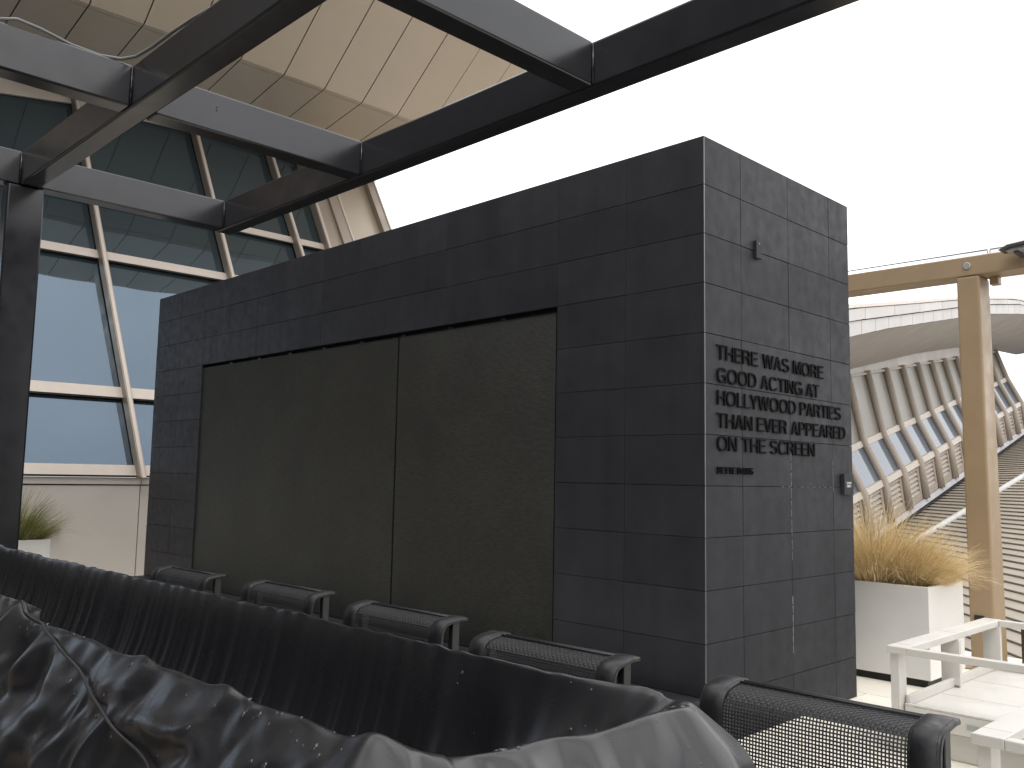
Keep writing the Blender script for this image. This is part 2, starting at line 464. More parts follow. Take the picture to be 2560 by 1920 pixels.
def text_mesh(name, body, mat, parent, origin, width, capheight, depth, xdir, nrm, weight=0.13, gap=0.10):
    """raised sans capitals fitted to a width and a cap height, filled and extruded"""
    cu = bpy.data.curves.new(name, 'CURVE')
    cu.dimensions = '2D'
    cu.fill_mode = 'BOTH'
    cu.extrude = 0.5
    x = 0.0
    for i, ch in enumerate(body):
        wdt, outl = glyph(ch, weight)
        kern = 0.0
        if i + 1 < len(body):
            kern = {'AT': -.07, 'AV': -.07, 'VA': -.07, 'WA': -.04, 'PA': -.06, 'TH': 0.0, 'LY': -.06, 'YW': -.02, 'A ': -.03, 'EV': -.02}.get(body[i:i + 2], 0.0)
        for ol in outl:
            sp = cu.splines.new('POLY')
            sp.points.add(len(ol) - 1)
            for q, p in zip(sp.points, ol): q.co = (p[0] + x, p[1], 0, 1)
            sp.use_cyclic_u = True
        x += wdt + gap + kern
    tot = x - gap
    tmp = bpy.data.objects.new(name + '_tmp', cu)
    C.objects.link(tmp)
    dg = bpy.context.evaluated_depsgraph_get()
    dg.update()
    me = bpy.data.meshes.new_from_object(tmp.evaluated_get(dg))
    bpy.data.objects.remove(tmp)
    bpy.data.curves.remove(cu)
    xd = V(xdir); nn = V(nrm); up = V((0, 0, 1)); o0 = V(origin)
    off = OFF[parent.name]
    for v in me.vertices:
        v.co = o0 + xd * (v.co.x * width / tot) + up * (v.co.y * capheight) + nn * ((v.co.z + 0.5) * depth) - off
    bm = bmesh.new(); bm.from_mesh(me)
    bmesh.ops.remove_doubles(bm, verts=bm.verts, dist=1e-5)
    bmesh.ops.recalc_face_normals(bm, faces=bm.faces)
    bm.to_mesh(me); bm.free()
    for p in me.polygons: p.use_smooth = False
    me.materials.clear(); me.materials.append(mat)
    o = bpy.data.objects.new(name, me)
    C.objects.link(o)
    o.parent = parent
    OFF[o.name] = off
    return o

# ------------------------------------------------------------------ ground and terrace
mb = MB()
mb.quad((-900, -900, -9.0), (900, -900, -9.0), (900, 900, -9.0), (-900, 900, -9.0))
props(mb.build('ground', M['asphalt']), kind='structure')

EDGE_Y = 4.50
mb = MB()
mb.box(-47.0, 15.0, -15.6, EDGE_Y, -0.60, -0.006)
props(mb.build('terrace_slab', M['floor_gap']), kind='structure')
mb = MB(); mb2 = MB()
px, py, g = 0.90, 0.60, 0.004
ix0, ix1 = -15, 17
y = EDGE_Y
row = 0
while y > -14.1:
    y0 = max(y - py, -14.19)
    for i in range(ix0, ix1):
        xa = i * px + (0.45 if row % 2 else 0.0)
        xb = xa + px
        xa, xb = max(xa, -12.99), min(xb, 14.99)
        if xb - xa < 0.05: continue
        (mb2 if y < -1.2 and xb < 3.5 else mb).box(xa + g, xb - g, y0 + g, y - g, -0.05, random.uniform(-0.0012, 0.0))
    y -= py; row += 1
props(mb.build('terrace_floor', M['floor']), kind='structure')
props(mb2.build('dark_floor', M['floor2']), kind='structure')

# ------------------------------------------------------------------ black tiled screen wall
H = 0.3048
TOP = 11.93 * H
LEN, DEP = 7.8602, 1.953
TW = 0.6008
sw = thing('screen_wall', 'tall freestanding block clad in charcoal stone tiles, holding the ribbed screen and the raised quotation', 'tiled wall', (0, 0, 0))
core = MB()
core.box(-LEN + 0.012, -0.012, 0.075, DEP - 0.012, 0.0, TOP - 0.012)
xo0, xo1 = -11 * TW, -2 * TW          # opening for the screen
zo = TOP - 3 * H
core.box(-LEN + 0.012, xo0 - 0.012, 0.012, 0.075, 0, TOP - 0.012)
core.box(xo1 + 0.012, -0.012, 0.012, 0.075, 0, TOP - 0.012)
core.box(xo0 - 0.012, xo1 + 0.012, 0.012, 0.075, zo + 0.012, TOP - 0.012)
core.build('core', M['grout'], sw)
tiles = MB()
gp = 0.0016
ch = 0.0016
def tile(p, ex, ez, n, wd, ht):
    """one tile with chamfered front edge; p = lower corner on the finished face"""
    a = [p + ex * gp + ez * gp, p + ex * (wd - gp) + ez * gp, p + ex * (wd - gp) + ez * (ht - gp), p + ex * gp + ez * (ht - gp)]
    j = random.uniform(-0.0012, 0.0008)
    f = [p + ex * (gp + ch) + ez * (gp + ch), p + ex * (wd - gp - ch) + ez * (gp + ch), p + ex * (wd - gp - ch) + ez * (ht - gp - ch), p + ex * (gp + ch) + ez * (ht - gp - ch)]
    back = [q - n * 0.011 for q in a]
    mid = [q - n * ch + n * j for q in a]
    fr = [q + n * j for q in f]
    tiles.add(back + mid + fr, [(0, 1, 5, 4), (1, 2, 6, 5), (2, 3, 7, 6), (3, 0, 4, 7), (4, 5, 9, 8), (5, 6, 10, 9), (6, 7, 11, 10), (7, 4, 8, 11), (8, 9, 10, 11)])
cols = [-i * TW for i in range(0, 13)] + [-LEN]
for r_ in range(12):
    z1 = TOP - r_ * H
    z0 = max(0.0, z1 - H)
    for c_ in range(13):
        if 2 <= c_ <= 10 and r_ >= 3: continue
        xa, xb = cols[c_ + 1], cols[c_]
        tile(V((xa, 0, z0)), V((1, 0, 0)), V((0, 0, 1)), V((0, -1, 0)), xb - xa - (0.006 if c_ == 0 else 0), z1 - z0)
    ys = [0.0, 0.4171, 1.0254, 1.6338, DEP]
    for k in range(4):
        tile(V((0, ys[k] + (0.006 if k == 0 else 0), z0)), V((0, 1, 0)), V((0, 0, 1)), V((1, 0, 0)), ys[k + 1] - ys[k] - (0.006 if k == 0 else 0), z1 - z0)
    # far end and back
    for k in range(3):
        tile(V((-LEN, DEP * (k + 1) / 3, z0)), V((0, -1, 0)), V((0, 0, 1)), V((-1, 0, 0)), DEP / 3, z1 - z0)
    for c_ in range(13):
        xa, xb = cols[c_ + 1], cols[c_]
        tile(V((xb, DEP, z0)), V((-1, 0, 0)), V((0, 0, 1)), V((0, 1, 0)), xb - xa, z1 - z0)
tiles.build('tile_cladding', M['tile'], sw, fixn=False)
MB().box(-LEN + 0.004, -0.004, 0.004, DEP - 0.004, TOP - 0.012, TOP + 0.002).build('coping', M['tile'], sw)
tr = MB()
for r_ in range(12):
    z1 = TOP - r_ * H; z0 = max(0, z1 - H)
    tr.box(-0.0052, 0.0006, -0.0006, 0.0052, z0 + 0.002, z1 - 0.002)
tr.build('corner_trim', M['trim'], sw)
# reveal of the opening and the two screen panels
rv = MB()
rv.box(xo0 - 0.012, xo0, 0.0125, 0.0745, 0.29, zo)
rv.box(xo1, xo1 + 0.012, 0.0125, 0.0745, 0.29, zo)
rv.box(xo0, xo1, 0.0125, 0.0745, zo, zo + 0.011)
rv.build('screen_reveal', M['blackhole'], sw)
seam = -3.012
SZ1 = zo - 0.042
for a, b_ in ((xo0 + 0.005, seam - 0.011), (seam + 0.011, xo1 - 0.016)):
    sc = MB()
    nx, nz = 6, 120
    sc.box(a, b_, 0.012, 0.045, 0.285, SZ1)
    so = sc.build('screen_panel', M['screen'], sw)
    hem = MB().box(a, b_, 0.010, 0.047, SZ1, SZ1 + 0.004).build('panel_edge', M['frame'], so)
bk = MB()
for i in range(3, 11):
    bx = -i * TW + 0.02
    bk.box(bx, bx + 0.05, 0.02, 0.05, SZ1 + 0.006, SZ1 + 0.022)
    bk.box(bx, bx + 0.012, 0.02, 0.05, SZ1 + 0.022, SZ1 + 0.030)
bk.build('screen_brackets', M['frame'], sw)
ef = MB()
for (yj, za, zb_, wd_) in ((1.0254, 1.02, 1.69, 0.004), (1.6338, 1.47, 1.69, 0.003), (1.0254, 0.42, 0.75, 0.007)):
    z_ = za
    while z_ < zb_:
        hgt = random.uniform(0.02, 0.07)
        ef.box(0.0004, 0.0014, yj - wd_ * random.uniform(0.3, 0.6), yj + wd_ * random.uniform(0.3, 0.6), z_, z_ + hgt)
        z_ += hgt + random.uniform(0.002, 0.02)
for k in range(9):
    y_ = 0.90 + k * 0.085
    ef.box(0.0004, 0.0014, y_, y_ + random.uniform(0.02, 0.06), TOP - 7 * H - 0.0016, TOP - 7 * H + 0.0014)
ef.build('mineral_streaks', M['streak'], sw)
# quotation: five raised lines and the attribution
qt = [('THERE WAS MORE', 0.120, 1.500, 2.268, 0.090), ('GOOD ACTING AT', 0.124, 1.430, 2.128, 0.090),
      ('HOLLYWOOD PARTIES', 0.124, 1.762, 1.990, 0.090), ('THAN EVER APPEARED', 0.120, 1.830, 1.852, 0.090),
      ('ON THE SCREEN', 0.122, 1.352, 1.714, 0.088)]
for body, ya, yb, zb_, hc in qt:
    text_mesh('raised_lettering', body, M['letter'], sw, (0.003, ya, zb_), yb - ya, hc, 0.008, (0, 1, 0), (1, 0, 0), weight=0.126)
text_mesh('attribution_lettering', 'BETTE DAVIS', M['letter'], sw, (0.003, 0.122, 1.576), 0.408, 0.041, 0.008, (0, 1, 0), (1, 0, 0), weight=0.175, gap=0.10)
# low ledge along the foot of the screen
lg = thing('stone_ledge', 'low dark tiled ledge along the foot of the screen wall', 'ledge', (-3.9, -0.1, 0))
MB().box(-LEN + 0.03, -0.012, -0.155, -0.006, 0.002, 0.255).build('riser', M['tile'], lg, bevel=0.003)
MB().box(-LEN + 0.02, -0.004, -0.175, -0.004, 0.257, 0.283).build('top_slab', M['tile'], lg, bevel=0.004)

# small plates on the wall's bright end
st = thing('staff_sign', 'small dark plate reading STAFF ONLY at the right edge of the tiled wall', 'sign', (0, 1.82, 1.45))
MB().box(0.004, 0.030, 1.752, 1.900, 1.449, 1.600).build('plate', M['tile'], st, bevel=0.002)
text_mesh('sign_lettering', 'STAFF', M['white_ink'], st, (0.0305, 1.787, 1.5255), 0.076, 0.0165, 0.001, (0, 1, 0), (1, 0, 0), weight=0.15)
text_mesh('sign_lettering', 'ONLY', M['white_ink'], st, (0.0305, 1.789, 1.5035), 0.070, 0.0165, 0.001, (0, 1, 0), (1, 0, 0), weight=0.15)
bp_ = thing('blank_plate', 'small blank grey plate fixed high on the tiled wall above the quotation', 'wall plate', (0, 0.6, 2.97))
MB().box(0.004, 0.024, 0.570, 0.638, 2.975, 3.093).build('cover_plate', M['tile'], bp_, bevel=0.003)
MB().tube([(0.024, 0.604, 3.075), (0.0262, 0.604, 3.075)], 0.004, 10).build('screw', M['steel'], bp_)

# ------------------------------------------------------------------ steel pergola
PZ0, PZ1 = 3.50, 3.74
BW = 0.135
pg = thing('steel_pergola', 'dark grey steel grid pergola of square tubes overhead on a square post', 'pergola', (-3.85, -2.69, 0))
def beam_x(y0, xa, xb, name='long_beam'):
    return MB().box(xa, xb, y0, y0 + BW, PZ0, PZ1).build(name, M['beam'], pg, bevel=0.014, seg=3)
def beam_y(x1, ya, yb):
    return MB().box(x1 - BW, x1, ya, yb, PZ0 + 0.0025, PZ1 - 0.0025).build('cross_beam', M['beam'], pg, bevel=0.012, seg=3)
YF, YS, YT = -1.222, -2.735, -4.25
XB = [-3.78, -1.858, 0.147, 2.11]
beam_x(YF, -3.915, 5.5)
beam_x(YS, -3.915, 5.5)
beam_x(YT, -6.0, 5.5)
beam_x(-5.77, -6.0, 5.5)
for xb in XB:
    beam_y(xb, YS + BW + 0.002, YF - 0.002)
    beam_y(xb, YT + BW + 0.002, YS - 0.002)
    beam_y(xb, -5.77 + BW + 0.002, YT - 0.002)
for xb in XB[:3]:
    for yy in (YF - 0.004, YS - 0.004):
        MB().tube([(xb + 0.003, yy, PZ0 + 0.012), (xb + 0.003, yy, PZ1 - 0.012)], 0.005, 6).build('weld_bead', M['beam'], pg, smooth=True)
for (xa, xb, ya, yb) in ((-3.915, -3.78, -2.81, -2.572), (3.98, 4.115, -2.81, -2.572)):
    MB().box(xa, xb, ya, yb, 0.0, PZ0 - 0.001).build('post', M['beam'], pg, bevel=0.014, seg=3)
    MB().box(xa - 0.06, xb + 0.06, ya - 0.06, yb + 0.06, 0.001, 0.014).build('base_plate', M['beam'], pg)
for (yy, zz) in ((-2.245, 3.650), (-2.245, 3.632)):
    MB().tube([(-1.8585, yy, zz), (-1.8560, yy, zz)], 0.0045, 8).build('hole_dot', M['blackhole'], pg)  # black dots standing in for the dark of two small holes
# draped cable on the beams
cb = MB()
cb.tube([(-1.93, -4.2, 3.748), (-1.90, -3.6, 3.75), (-1.90, -3.40, 3.762), (-1.885, -3.31, 3.79), (-1.875, -3.2, 3.775), (-1.885, -3.05, 3.75), (-1.895, -2.90, 3.748), (-1.86, -2.80, 3.752), (-1.80, -2.745, 3.765),
         (-1.66, -2.715, 3.782), (-1.45, -2.705, 3.790), (-1.20, -2.70, 3.782), (-0.95, -2.70, 3.755), (-0.6, -2.69, 3.748)], 0.009, 8)
props(cb.build('cable', M['cable'], None, smooth=True), 'thin pale cable lying loosely along the tops of the pergola beams', 'cable')

# ------------------------------------------------------------------ left building: leaning glass wall under a folded soffit
P0 = V((-10.081, 0.867, 1.453))
WV = V((0.015, 0.99989, 0)); NV = V((0.99989, -0.015, 0)); ZV = V((0, 0, 1))
LEAN = -0.466
def Lp(wd, b, n=0.0):
    return P0 + WV * wd + NV * (n + LEAN * b) + ZV * b
tb = thing('terminal_building', 'glazed terminal building with leaning mullions under a beige panelled soffit', 'building', (-10.1, 0.9, 0))
MUL = [(-8.9, -0.05), (-6.7, -0.05), (-4.5, -0.05), (-2.25, -0.05), (0.018, -0.055), (2.244, -0.067), (3.962, -0.092), (4.60, -0.078)]
HB = 6.60
def BH(wd):
    return HB if wd > 0.45 else HB + 0.165 * (wd - 0.45)
ROWS = [(0.15, 1.145), (1.31, 3.42), (3.567, 4.49), (4.625, 6.45)]
def wm(k, b): return MUL[k][0] + MUL[k][1] * b
for k in range(len(MUL)):
    s_ = 1.0
    mbx = MB()
    pts = []
    b0, b1 = -0.03, HB + 0.03
    for b in (b0, b1):
        wr = wm(k, b) - 0.075
        pts += [Lp(wr - 0.085, b, 0.002), Lp(wr, b, 0.002), Lp(wr, b, 0.20), Lp(wr - 0.085, b, 0.20)]
    mbx.hexa(pts)
    mu_ = mbx.build('mullion', M['mull'], tb, bevel=0.006)
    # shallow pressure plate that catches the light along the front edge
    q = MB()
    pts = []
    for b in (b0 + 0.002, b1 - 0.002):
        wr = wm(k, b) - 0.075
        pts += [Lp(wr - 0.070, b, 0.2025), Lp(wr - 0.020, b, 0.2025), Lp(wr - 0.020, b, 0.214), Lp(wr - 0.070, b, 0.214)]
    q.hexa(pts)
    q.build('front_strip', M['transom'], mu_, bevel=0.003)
def strip(name, mat, wa, wb_, b0, b1, n0, n1, bevel=0.004, parent=tb):
    """plate following the glass plane between two slanted edges; wa/wb_ are functions of b"""
    pts = []
    for b in (b0, b1):
        pts += [Lp(wa(b), b, n0), Lp(wb_(b), b, n0), Lp(wb_(b), b, n1), Lp(wa(b), b, n1)]
    return MB().hexa(pts).build(name, mat, parent, bevel=bevel)
for k in range(len(MUL) - 1):
    wa = lambda b, k=k: wm(k, b) - 0.073
    wb2 = lambda b, k=k: wm(k + 1, b) - 0.162
    ha, hb = BH(wm(k, 6.3)), BH(wm(k + 1, 6.3))
    for (b0, b1) in ROWS:
        # the panes lean a degree or two more than the mullion line
        jit = random.uniform(-0.004, 0.004)
        nf = lambda b, b0=b0: -0.020 - 0.008 * (b - b0) + jit
        ta, tb2 = (b1 + 0.01, b1 + 0.01) if b1 < 5 else (ha - 0.10, hb - 0.10)
        pts = []
        for (u, bb) in ((wa, (b0 - 0.01, ta)), (wb2, (b0 - 0.01, tb2))):
            pts.append([Lp(u(b), b, nf(b) if b < 5 else nf(5.0)) for b in bb])
        q0, q1, q2, q3 = pts[0][0], pts[1][0], pts[1][1], pts[0][1]
        MB().quad(q0, q1, q2, q3).build('window_pane', M['glass'], tb, fixn=False)
    for (b0, b1) in ((0.0, 0.148), (1.147, 1.308), (3.422, 3.565), (4.492, 4.623)):
        strip('transom', M['transom'], wa, wb2, b0, b1, -0.01, 0.062)
        strip('transom_gasket', M['joint'], wa, wb2, b0 - 0.022, b0 - 0.002, -0.01, 0.045, bevel=0)
    MB().hexa([Lp(wa(ha), ha - 0.135, -0.01), Lp(wb2(hb), hb - 0.135, -0.01), Lp(wb2(hb), hb - 0.135, 0.062), Lp(wa(ha), ha - 0.135, 0.062),
               Lp(wa(HB), HB + 0.02, -0.01), Lp(wb2(HB), HB + 0.02, -0.01), Lp(wb2(HB), HB + 0.02, 0.062), Lp(wa(HB), HB + 0.02, 0.062)]).build('head_rail', M['transom'], tb, bevel=0.004)
# solid bay at the building's end
s4 = lambda w0: (lambda b: w0 - 0.105 * b)
strip('pilaster', M['mull'], s4(4.60), s4(5.12), -0.03, HB, -0.16, -0.03)
strip('pilaster', M['mull'], s4(5.12), s4(5.41), -0.03, HB, -0.16, 0.04)
strip('pilaster_edge', M['transom'], s4(5.365), s4(5.41), -0.03, HB, 0.042, 0.056)
strip('end_panel', M['soffit'], s4(5.42), s4(6.24), -0.03, HB, -0.16, -0.01)
strip('end_fin', M['mull'], s4(6.24), s4(6.47), -0.03, HB, -0.16, 0.14)
strip('end_fin_edge', M['transom'], s4(6.43), s4(6.47), -0.03, HB, 0.142, 0.156)
# low wall under the glass
lw = [(-8.3, -6.2), (-6.2, -4.1), (-4.1, -2.0), (-2.0, -0.06), (-0.06, 2.2), (2.2, 4.4), (4.4, 6.45)]
for a, b_ in lw:
    mbx = MB()
    pts = [P0 + WV * u + NV * n + ZV * z for z in (-1.45, -0.145) for (u, n) in ((a + 0.006, -0.12), (b_ - 0.006, -0.12), (b_ - 0.006, 0.0), (a + 0.006, 0.0))]
    mbx.hexa(pts).build('wall_panel', M['wallpanel'], tb, bevel=0.004)
    pts = [P0 + WV * u + NV * n + ZV * z for z in (-0.128, -0.036) for (u, n) in ((a + 0.003, -0.12), (b_ - 0.003, -0.12), (b_ - 0.003, 0.02), (a + 0.003, 0.02))]
    MB().hexa(pts).build('sill_band', M['wallpanel'], tb, bevel=0.004)
pts = [P0 + WV * u + NV * n + ZV * z for z in (-1.45, -0.035) for (u, n) in ((-8.3, -0.5), (6.4, -0.5), (6.4, -0.125), (-8.3, -0.125))]
MB().hexa(pts).build('wall_backing', M['joint'], tb)
# backing behind glass so no light leaks
MB().hexa([Lp(-8.3, -0.03, -1.2), Lp(6.3, -0.03, -1.2), Lp(6.3, -0.03, -0.2), Lp(-8.3, -0.03, -0.2), Lp(-8.3, HB, -1.2), Lp(5.7, HB, -1.2), Lp(5.7, HB, -0.2), Lp(-8.3, HB, -0.2)]).build('interior_wall', M['joint'], tb)

# folded soffit
HQ = P0 + NV * (LEAN * HB) + ZV * HB
def Sl(wd, e):    # lower strip: e = distance outwards from the glass head
    return HQ + WV * wd + NV * e + ZV * (0.143 * e)
EF = 2.60
def Su(wd, e):    # upper strip: e measured from the fold
    return HQ + WV * wd + NV * (EF + e) + ZV * (0.143 * EF + 0.757 * e)
EU = 1.79
J0 = 2.18          # first measured joint, then one every 0.72 m
js = [J0 + 0.81 * i for i in range(-13, 4)]
sof = MB(); sof2 = MB()
tq = 0.004
def plate(mbx, a, b_, c, d, th=0.02):
    n = (b_ - a).cross(d - a).normalized()
    if n.z > 0: n = -n
    bk_ = [p - n * th for p in (a, b_, c, d)]
    mbx.hexa(bk_ + [a, b_, c, d])
endl = lambda e: 3.62 + 0.0 * e
ends = []
for i in range(len(js)):
    a = js[i] + 0.010
    b_ = js[i + 1] - 0.010 if i + 1 < len(js) else 5.40
    plate(sof, Sl(a, 0.02), Sl(b_, 0.02), Sl(b_, EF - 0.10), Sl(a, EF - 0.10))
    plate(sof, Sl(a, EF - 0.088), Sl(b_, EF - 0.088), Sl(b_, EF), Sl(a, EF))
    plate(sof2, Su(a, 0.004), Su(b_, 0.004), Su(b_ , EU), Su(a, EU))
# slanted end pieces (the roof's end runs outwards to a pointed corner)
plate(sof, Sl(5.412, 0.02), Sl(5.88, 0.02), Sl(6.35, EF), Sl(5.412, EF))
plate(sof2, Su(5.412, 0.004), Su(6.208, 0.004), Su(6.208, EU), Su(5.412, EU))
plate(sof2, Su(6.220, 0.004), Su(6.33, 0.004), Su(7.018, EU), Su(6.220, EU))
plate(sof2, Su(6.34, 0.02), Su(6.36, 0.03), Su(7.50, EU), Su(7.030, EU))
sof.build('lower_soffit', M['soffit'], tb, fixn=False)
sof2.build('upper_soffit', M['soffit'], tb, fixn=False)
bkm = MB()
for a, b_ in zip(js, js[1:] + [5.40]):
    plate(bkm, Sl(a, 0.0) + ZV * 0.025, Sl(b_, 0.0) + ZV * 0.025, Sl(b_, EF) + ZV * 0.025, Sl(a, EF) + ZV * 0.025)
    plate(bkm, Su(a, 0.0) + ZV * 0.03, Su(b_, 0.0) + ZV * 0.03, Su(b_, EU) + ZV * 0.03, Su(a, EU) + ZV * 0.03)
plate(bkm, Sl(5.40, 0.0) + ZV * 0.025, Sl(5.86, 0.0) + ZV * 0.025, Sl(6.33, EF) + ZV * 0.025, Sl(5.40, EF) + ZV * 0.025)
plate(bkm, Su(5.40, 0.0) + ZV * 0.03, Su(6.33, 0.0) + ZV * 0.03, Su(7.46, EU) + ZV * 0.03, Su(5.40, EU) + ZV * 0.03)
bkm.build('soffit_backing', M['joint'], tb, fixn=False)
# roof above: fascia and top
rf = MB()
A0, A1 = Su(-8.3, EU + 0.005), Su(7.50, EU + 0.005)
B0, B1 = HQ + WV * -8.3 + NV * -6 + ZV * 2.2, HQ + WV * 5.8 + NV * -6 + ZV * 2.2
rf.hexa([A0, A1, HQ + WV * 5.8 + NV * -6 + ZV * 0.1, HQ + WV * -8.3 + NV * -6 + ZV * 0.1,
         A0 + ZV * 0.34, A1 + ZV * 0.34, B1, B0])
rf.v = [p + ZV * 0.06 for p in rf.v]
rf.build('roof', M['concrete'], tb)
# end wall going back
MB().hexa([P0 + WV * 6.40 + NV * n + ZV * z for (n, z) in ((-5.5, -1.45), (-0.13, -1.45), (-0.2, 0), (-5.5, 0))] +
          [P0 + WV * 5.72 + NV * n + ZV * 6.58 for n in (-8.2, -3.3, -3.25, -8.2)]).build('end_wall', M['wallpanel'], tb)

# unseen building added behind the camera to cut light and give dark reflections
lb = thing('blocker_building', 'tall dark glazed block added out of view behind the camera to cut light and darken reflections', 'building', (-10, -11.2, 0))
MB().box(-46.0, 2.2, -12.2, -11.0, -0.30, 14.5).build('wall', M['lounge'], lb)
for r_ in range(3):
    for i in range(24):
        x = -45.8 + i * 2.0
        MB().box(x, x + 1.9, -10.996, -10.98, 0.15 + r_ * 4.6, 4.1 + r_ * 4.6).build('window_pane', M['blocker_glass'], lb)
MB().box(-46.0, 2.2, -11.0, -10.2, 4.28, 4.55).build('blocker_canopy', M['lounge'], lb, bevel=0.02)
pv = thing('blocker_pavilion', 'low dark block added out of view to the right of the chairs to darken reflections', 'building', (12, -5.5, 0))  # unseen block added for dark reflections on the post and cover
MB().box(10.0, 14.0, -12.0, 2.2, -0.59, 6.6).build('wall', M['lounge'], pv)
for i in range(7):
    MB().box(9.984, 9.997, -11.9 + i * 1.62, -10.36 + i * 1.62, 0.1, 3.0).build('window_pane', M['blocker_glass'], pv)
MB().box(9.5, 14.3, -12.3, 2.5, 6.602, 6.85).build('roof', M['lounge'], pv, bevel=0.02)

# wall outlet and planter at the left building
MB_ = MB().box(-10.075, -9.98, -0.47, -0.30, 0.70, 0.86)
props(MB_.build('outlet_box', M['outlet'], None, bevel=0.012), 'small grey electrical box mounted on the beige wall beside the left grass', 'outlet box')

def planter(name, label, x0, x1, y0, y1, h, base=0.06):
    t = thing(name, label, 'planter', ((x0 + x1) / 2, (y0 + y1) / 2, 0))
    th = 0.028
    s = MB()
    s.hexa([(x0, y0, base), (x1, y0, base), (x1, y1, base), (x0, y1, base), (x0, y0, h), (x1, y0, h), (x1, y1, h), (x0, y1, h)])
    s.f.remove((4, 5, 6, 7))
    i0, i1, j0, j1 = x0 + th, x1 - th, y0 + th, y1 - th
    n = len(s.v)
    s.v += [V(p) for p in ((i0, j0, h), (i1, j0, h), (i1, j1, h), (i0, j1, h), (i0, j0, h - 0.09), (i1, j0, h - 0.09), (i1, j1, h - 0.09), (i0, j1, h - 0.09))]
    for k in range(4):
        k2 = (k + 1) % 4
        s.f.append((4 + k, 4 + k2, n + k2, n + k))
        s.f.append((n + k, n + k2, n + 4 + k2, n + 4 + k))
    s.build('box', M['planter'], t, bevel=0.005)
    MB().box(x0 + 0.035, x1 - 0.035, y0 + 0.035, y1 - 0.035, 0.0, base - 0.002).build('plinth', M['plinth'], t)
    MB().box(i0 + 0.001, i1 - 0.001, j0 + 0.001, j1 - 0.001, h - 0.16, h - 0.055).build('soil', M['soil'], t)
    return t

def grass_tuft(name, label, cx, cy, z, rx, ry, n, lmin, lmax, lean, mat, spread=0.55, wdt=0.0042, group=None):
    mbx = MB()
    rnd = random.Random(hash((round(cx, 2), round(cy, 2))) & 0xffff)
    for _ in range(n):
        a = rnd.uniform(0, 2 * pi); rr = math.sqrt(rnd.random())
        bx, by = cx + rx * rr * cos(a), cy + ry * rr * sin(a)
        ln = rnd.uniform(lmin, lmax) * (1.0 - 0.25 * rr)
        dirx = cos(a) * rr * spread + lean[0] + rnd.gauss(0, 0.16)
        diry = sin(a) * rr * spread + lean[1] + rnd.gauss(0, 0.16)
        droop = rnd.uniform(0.15, 0.75)
        seg = 6
        p = V((bx, by, z))
        d = V((dirx * 0.55, diry * 0.55, 1.0)).normalized()
        pts = [p.copy()]
        for s_ in range(seg):
            d = (d + V((dirx * 0.30 * droop * 2, diry * 0.30 * droop * 2, -0.16 * droop * s_ * 0.55))).normalized()
            p = p + d * (ln / seg)
            pts.append(p.copy())
        side = V((-sin(a + rnd.uniform(-1, 1)), cos(a + rnd.uniform(-1, 1)), 0)).normalized()
        side = (side + V((0.7, 0.7, 0)) * rnd.choice((-1, 1))).normalized()
        base = len(mbx.v)
        w0 = wdt * rnd.uniform(0.6, 1.2)
        for i, q in enumerate(pts):
            ww = w0 * (1.0 - (i / seg) * 0.75)
            mbx.v += [q - side * ww * 0.5, q + side * ww * 0.5]
        for i in range(seg):
            b0 = base + 2 * i
            mbx.f.append((b0, b0 + 1, b0 + 3, b0 + 2))
    o = mbx.build(name, mat, None, fixn=False)
    return props(o, label, 'ornamental grass', group)

planter('left_planter' if False else 'planter_box', 'white planter box standing against the beige wall at the far left', -8.35, -7.63, -2.6, -1.14, 0.76)
grass_tuft('feather_grass', 'green and yellow grass tuft in the far left planter', -7.95, -1.38, 0.69, 0.26, 0.22, 1500, 0.42, 0.76, (0.05, 0.22), M['green'], spread=0.8, wdt=0.006)
grass_tuft('feather_grass', 'green grass tuft behind the steel post in the far left planter', -7.98, -2.05, 0.69, 0.26, 0.30, 600, 0.28, 0.46, (0.05, 0.1), M['green'], spread=0.8, wdt=0.006)

planter('planter_box', 'large white planter box of straw grass right of the tiled wall', -1.15, 0.277, 2.602, 3.33, 0.755)
gg = 'straw grass clumps in the right planter'
grass_tuft('feather_grass', 'tall straw coloured grass clump nearest the tiled wall', -0.22, 2.86, 0.69, 0.22, 0.20, 3000, 0.52, 0.90, (0.10, 0.0), M['straw'], spread=0.7)
grass_tuft('feather_grass', 'straw coloured grass clump bending right over the planter corner', 0.08, 2.98, 0.69, 0.15, 0.26, 2600, 0.40, 0.64, (0.34, 0.08), M['straw'], spread=0.75)
grass_tuft('feather_grass', 'low straw grass clump half hidden behind the tiled wall', -0.72, 2.95, 0.69, 0.22, 0.22, 1000, 0.45, 0.68, (0.12, 0.02), M['straw'], spread=0.7)

# ------------------------------------------------------------------ tan steel portal at the terrace edge
tp = thing('tan_portal', 'tan painted steel post and beam at the terrace edge behind the planter', 'steel frame', (0.28, 3.8, 0))
MB().hexa([(0.195, 3.70, 0.0), (0.395, 3.70, 0.0), (0.395, 4.0, 0.0), (0.195, 4.0, 0.0), (0.178, 3.70, 3.358), (0.366, 3.70, 3.358), (0.366, 3.97, 3.358), (0.178, 3.97, 3.358)]).build('post', M['tan'], tp, bevel=0.018, seg=3)
MB().box(-7.0, 5.0, 3.697, 3.965, 3.360, 3.532).build('beam', M['tan'], tp, bevel=0.010)
MB().tube([(0.272, 3.698, 3.447), (0.272, 3.685, 3.447)], 0.032, 20).build('bolt_cap', M['steel'], tp, bevel=0.004)
MB().box(0.40, 0.47, 3.86, 3.95, 3.29, 3.358).build('bracket', M['tan'], tp, bevel=0.003)
MB().box(0.235, 0.315, 3.686, 3.699, 0.385, 0.445).build('outlet', M['plinth'], tp, bevel=0.004)
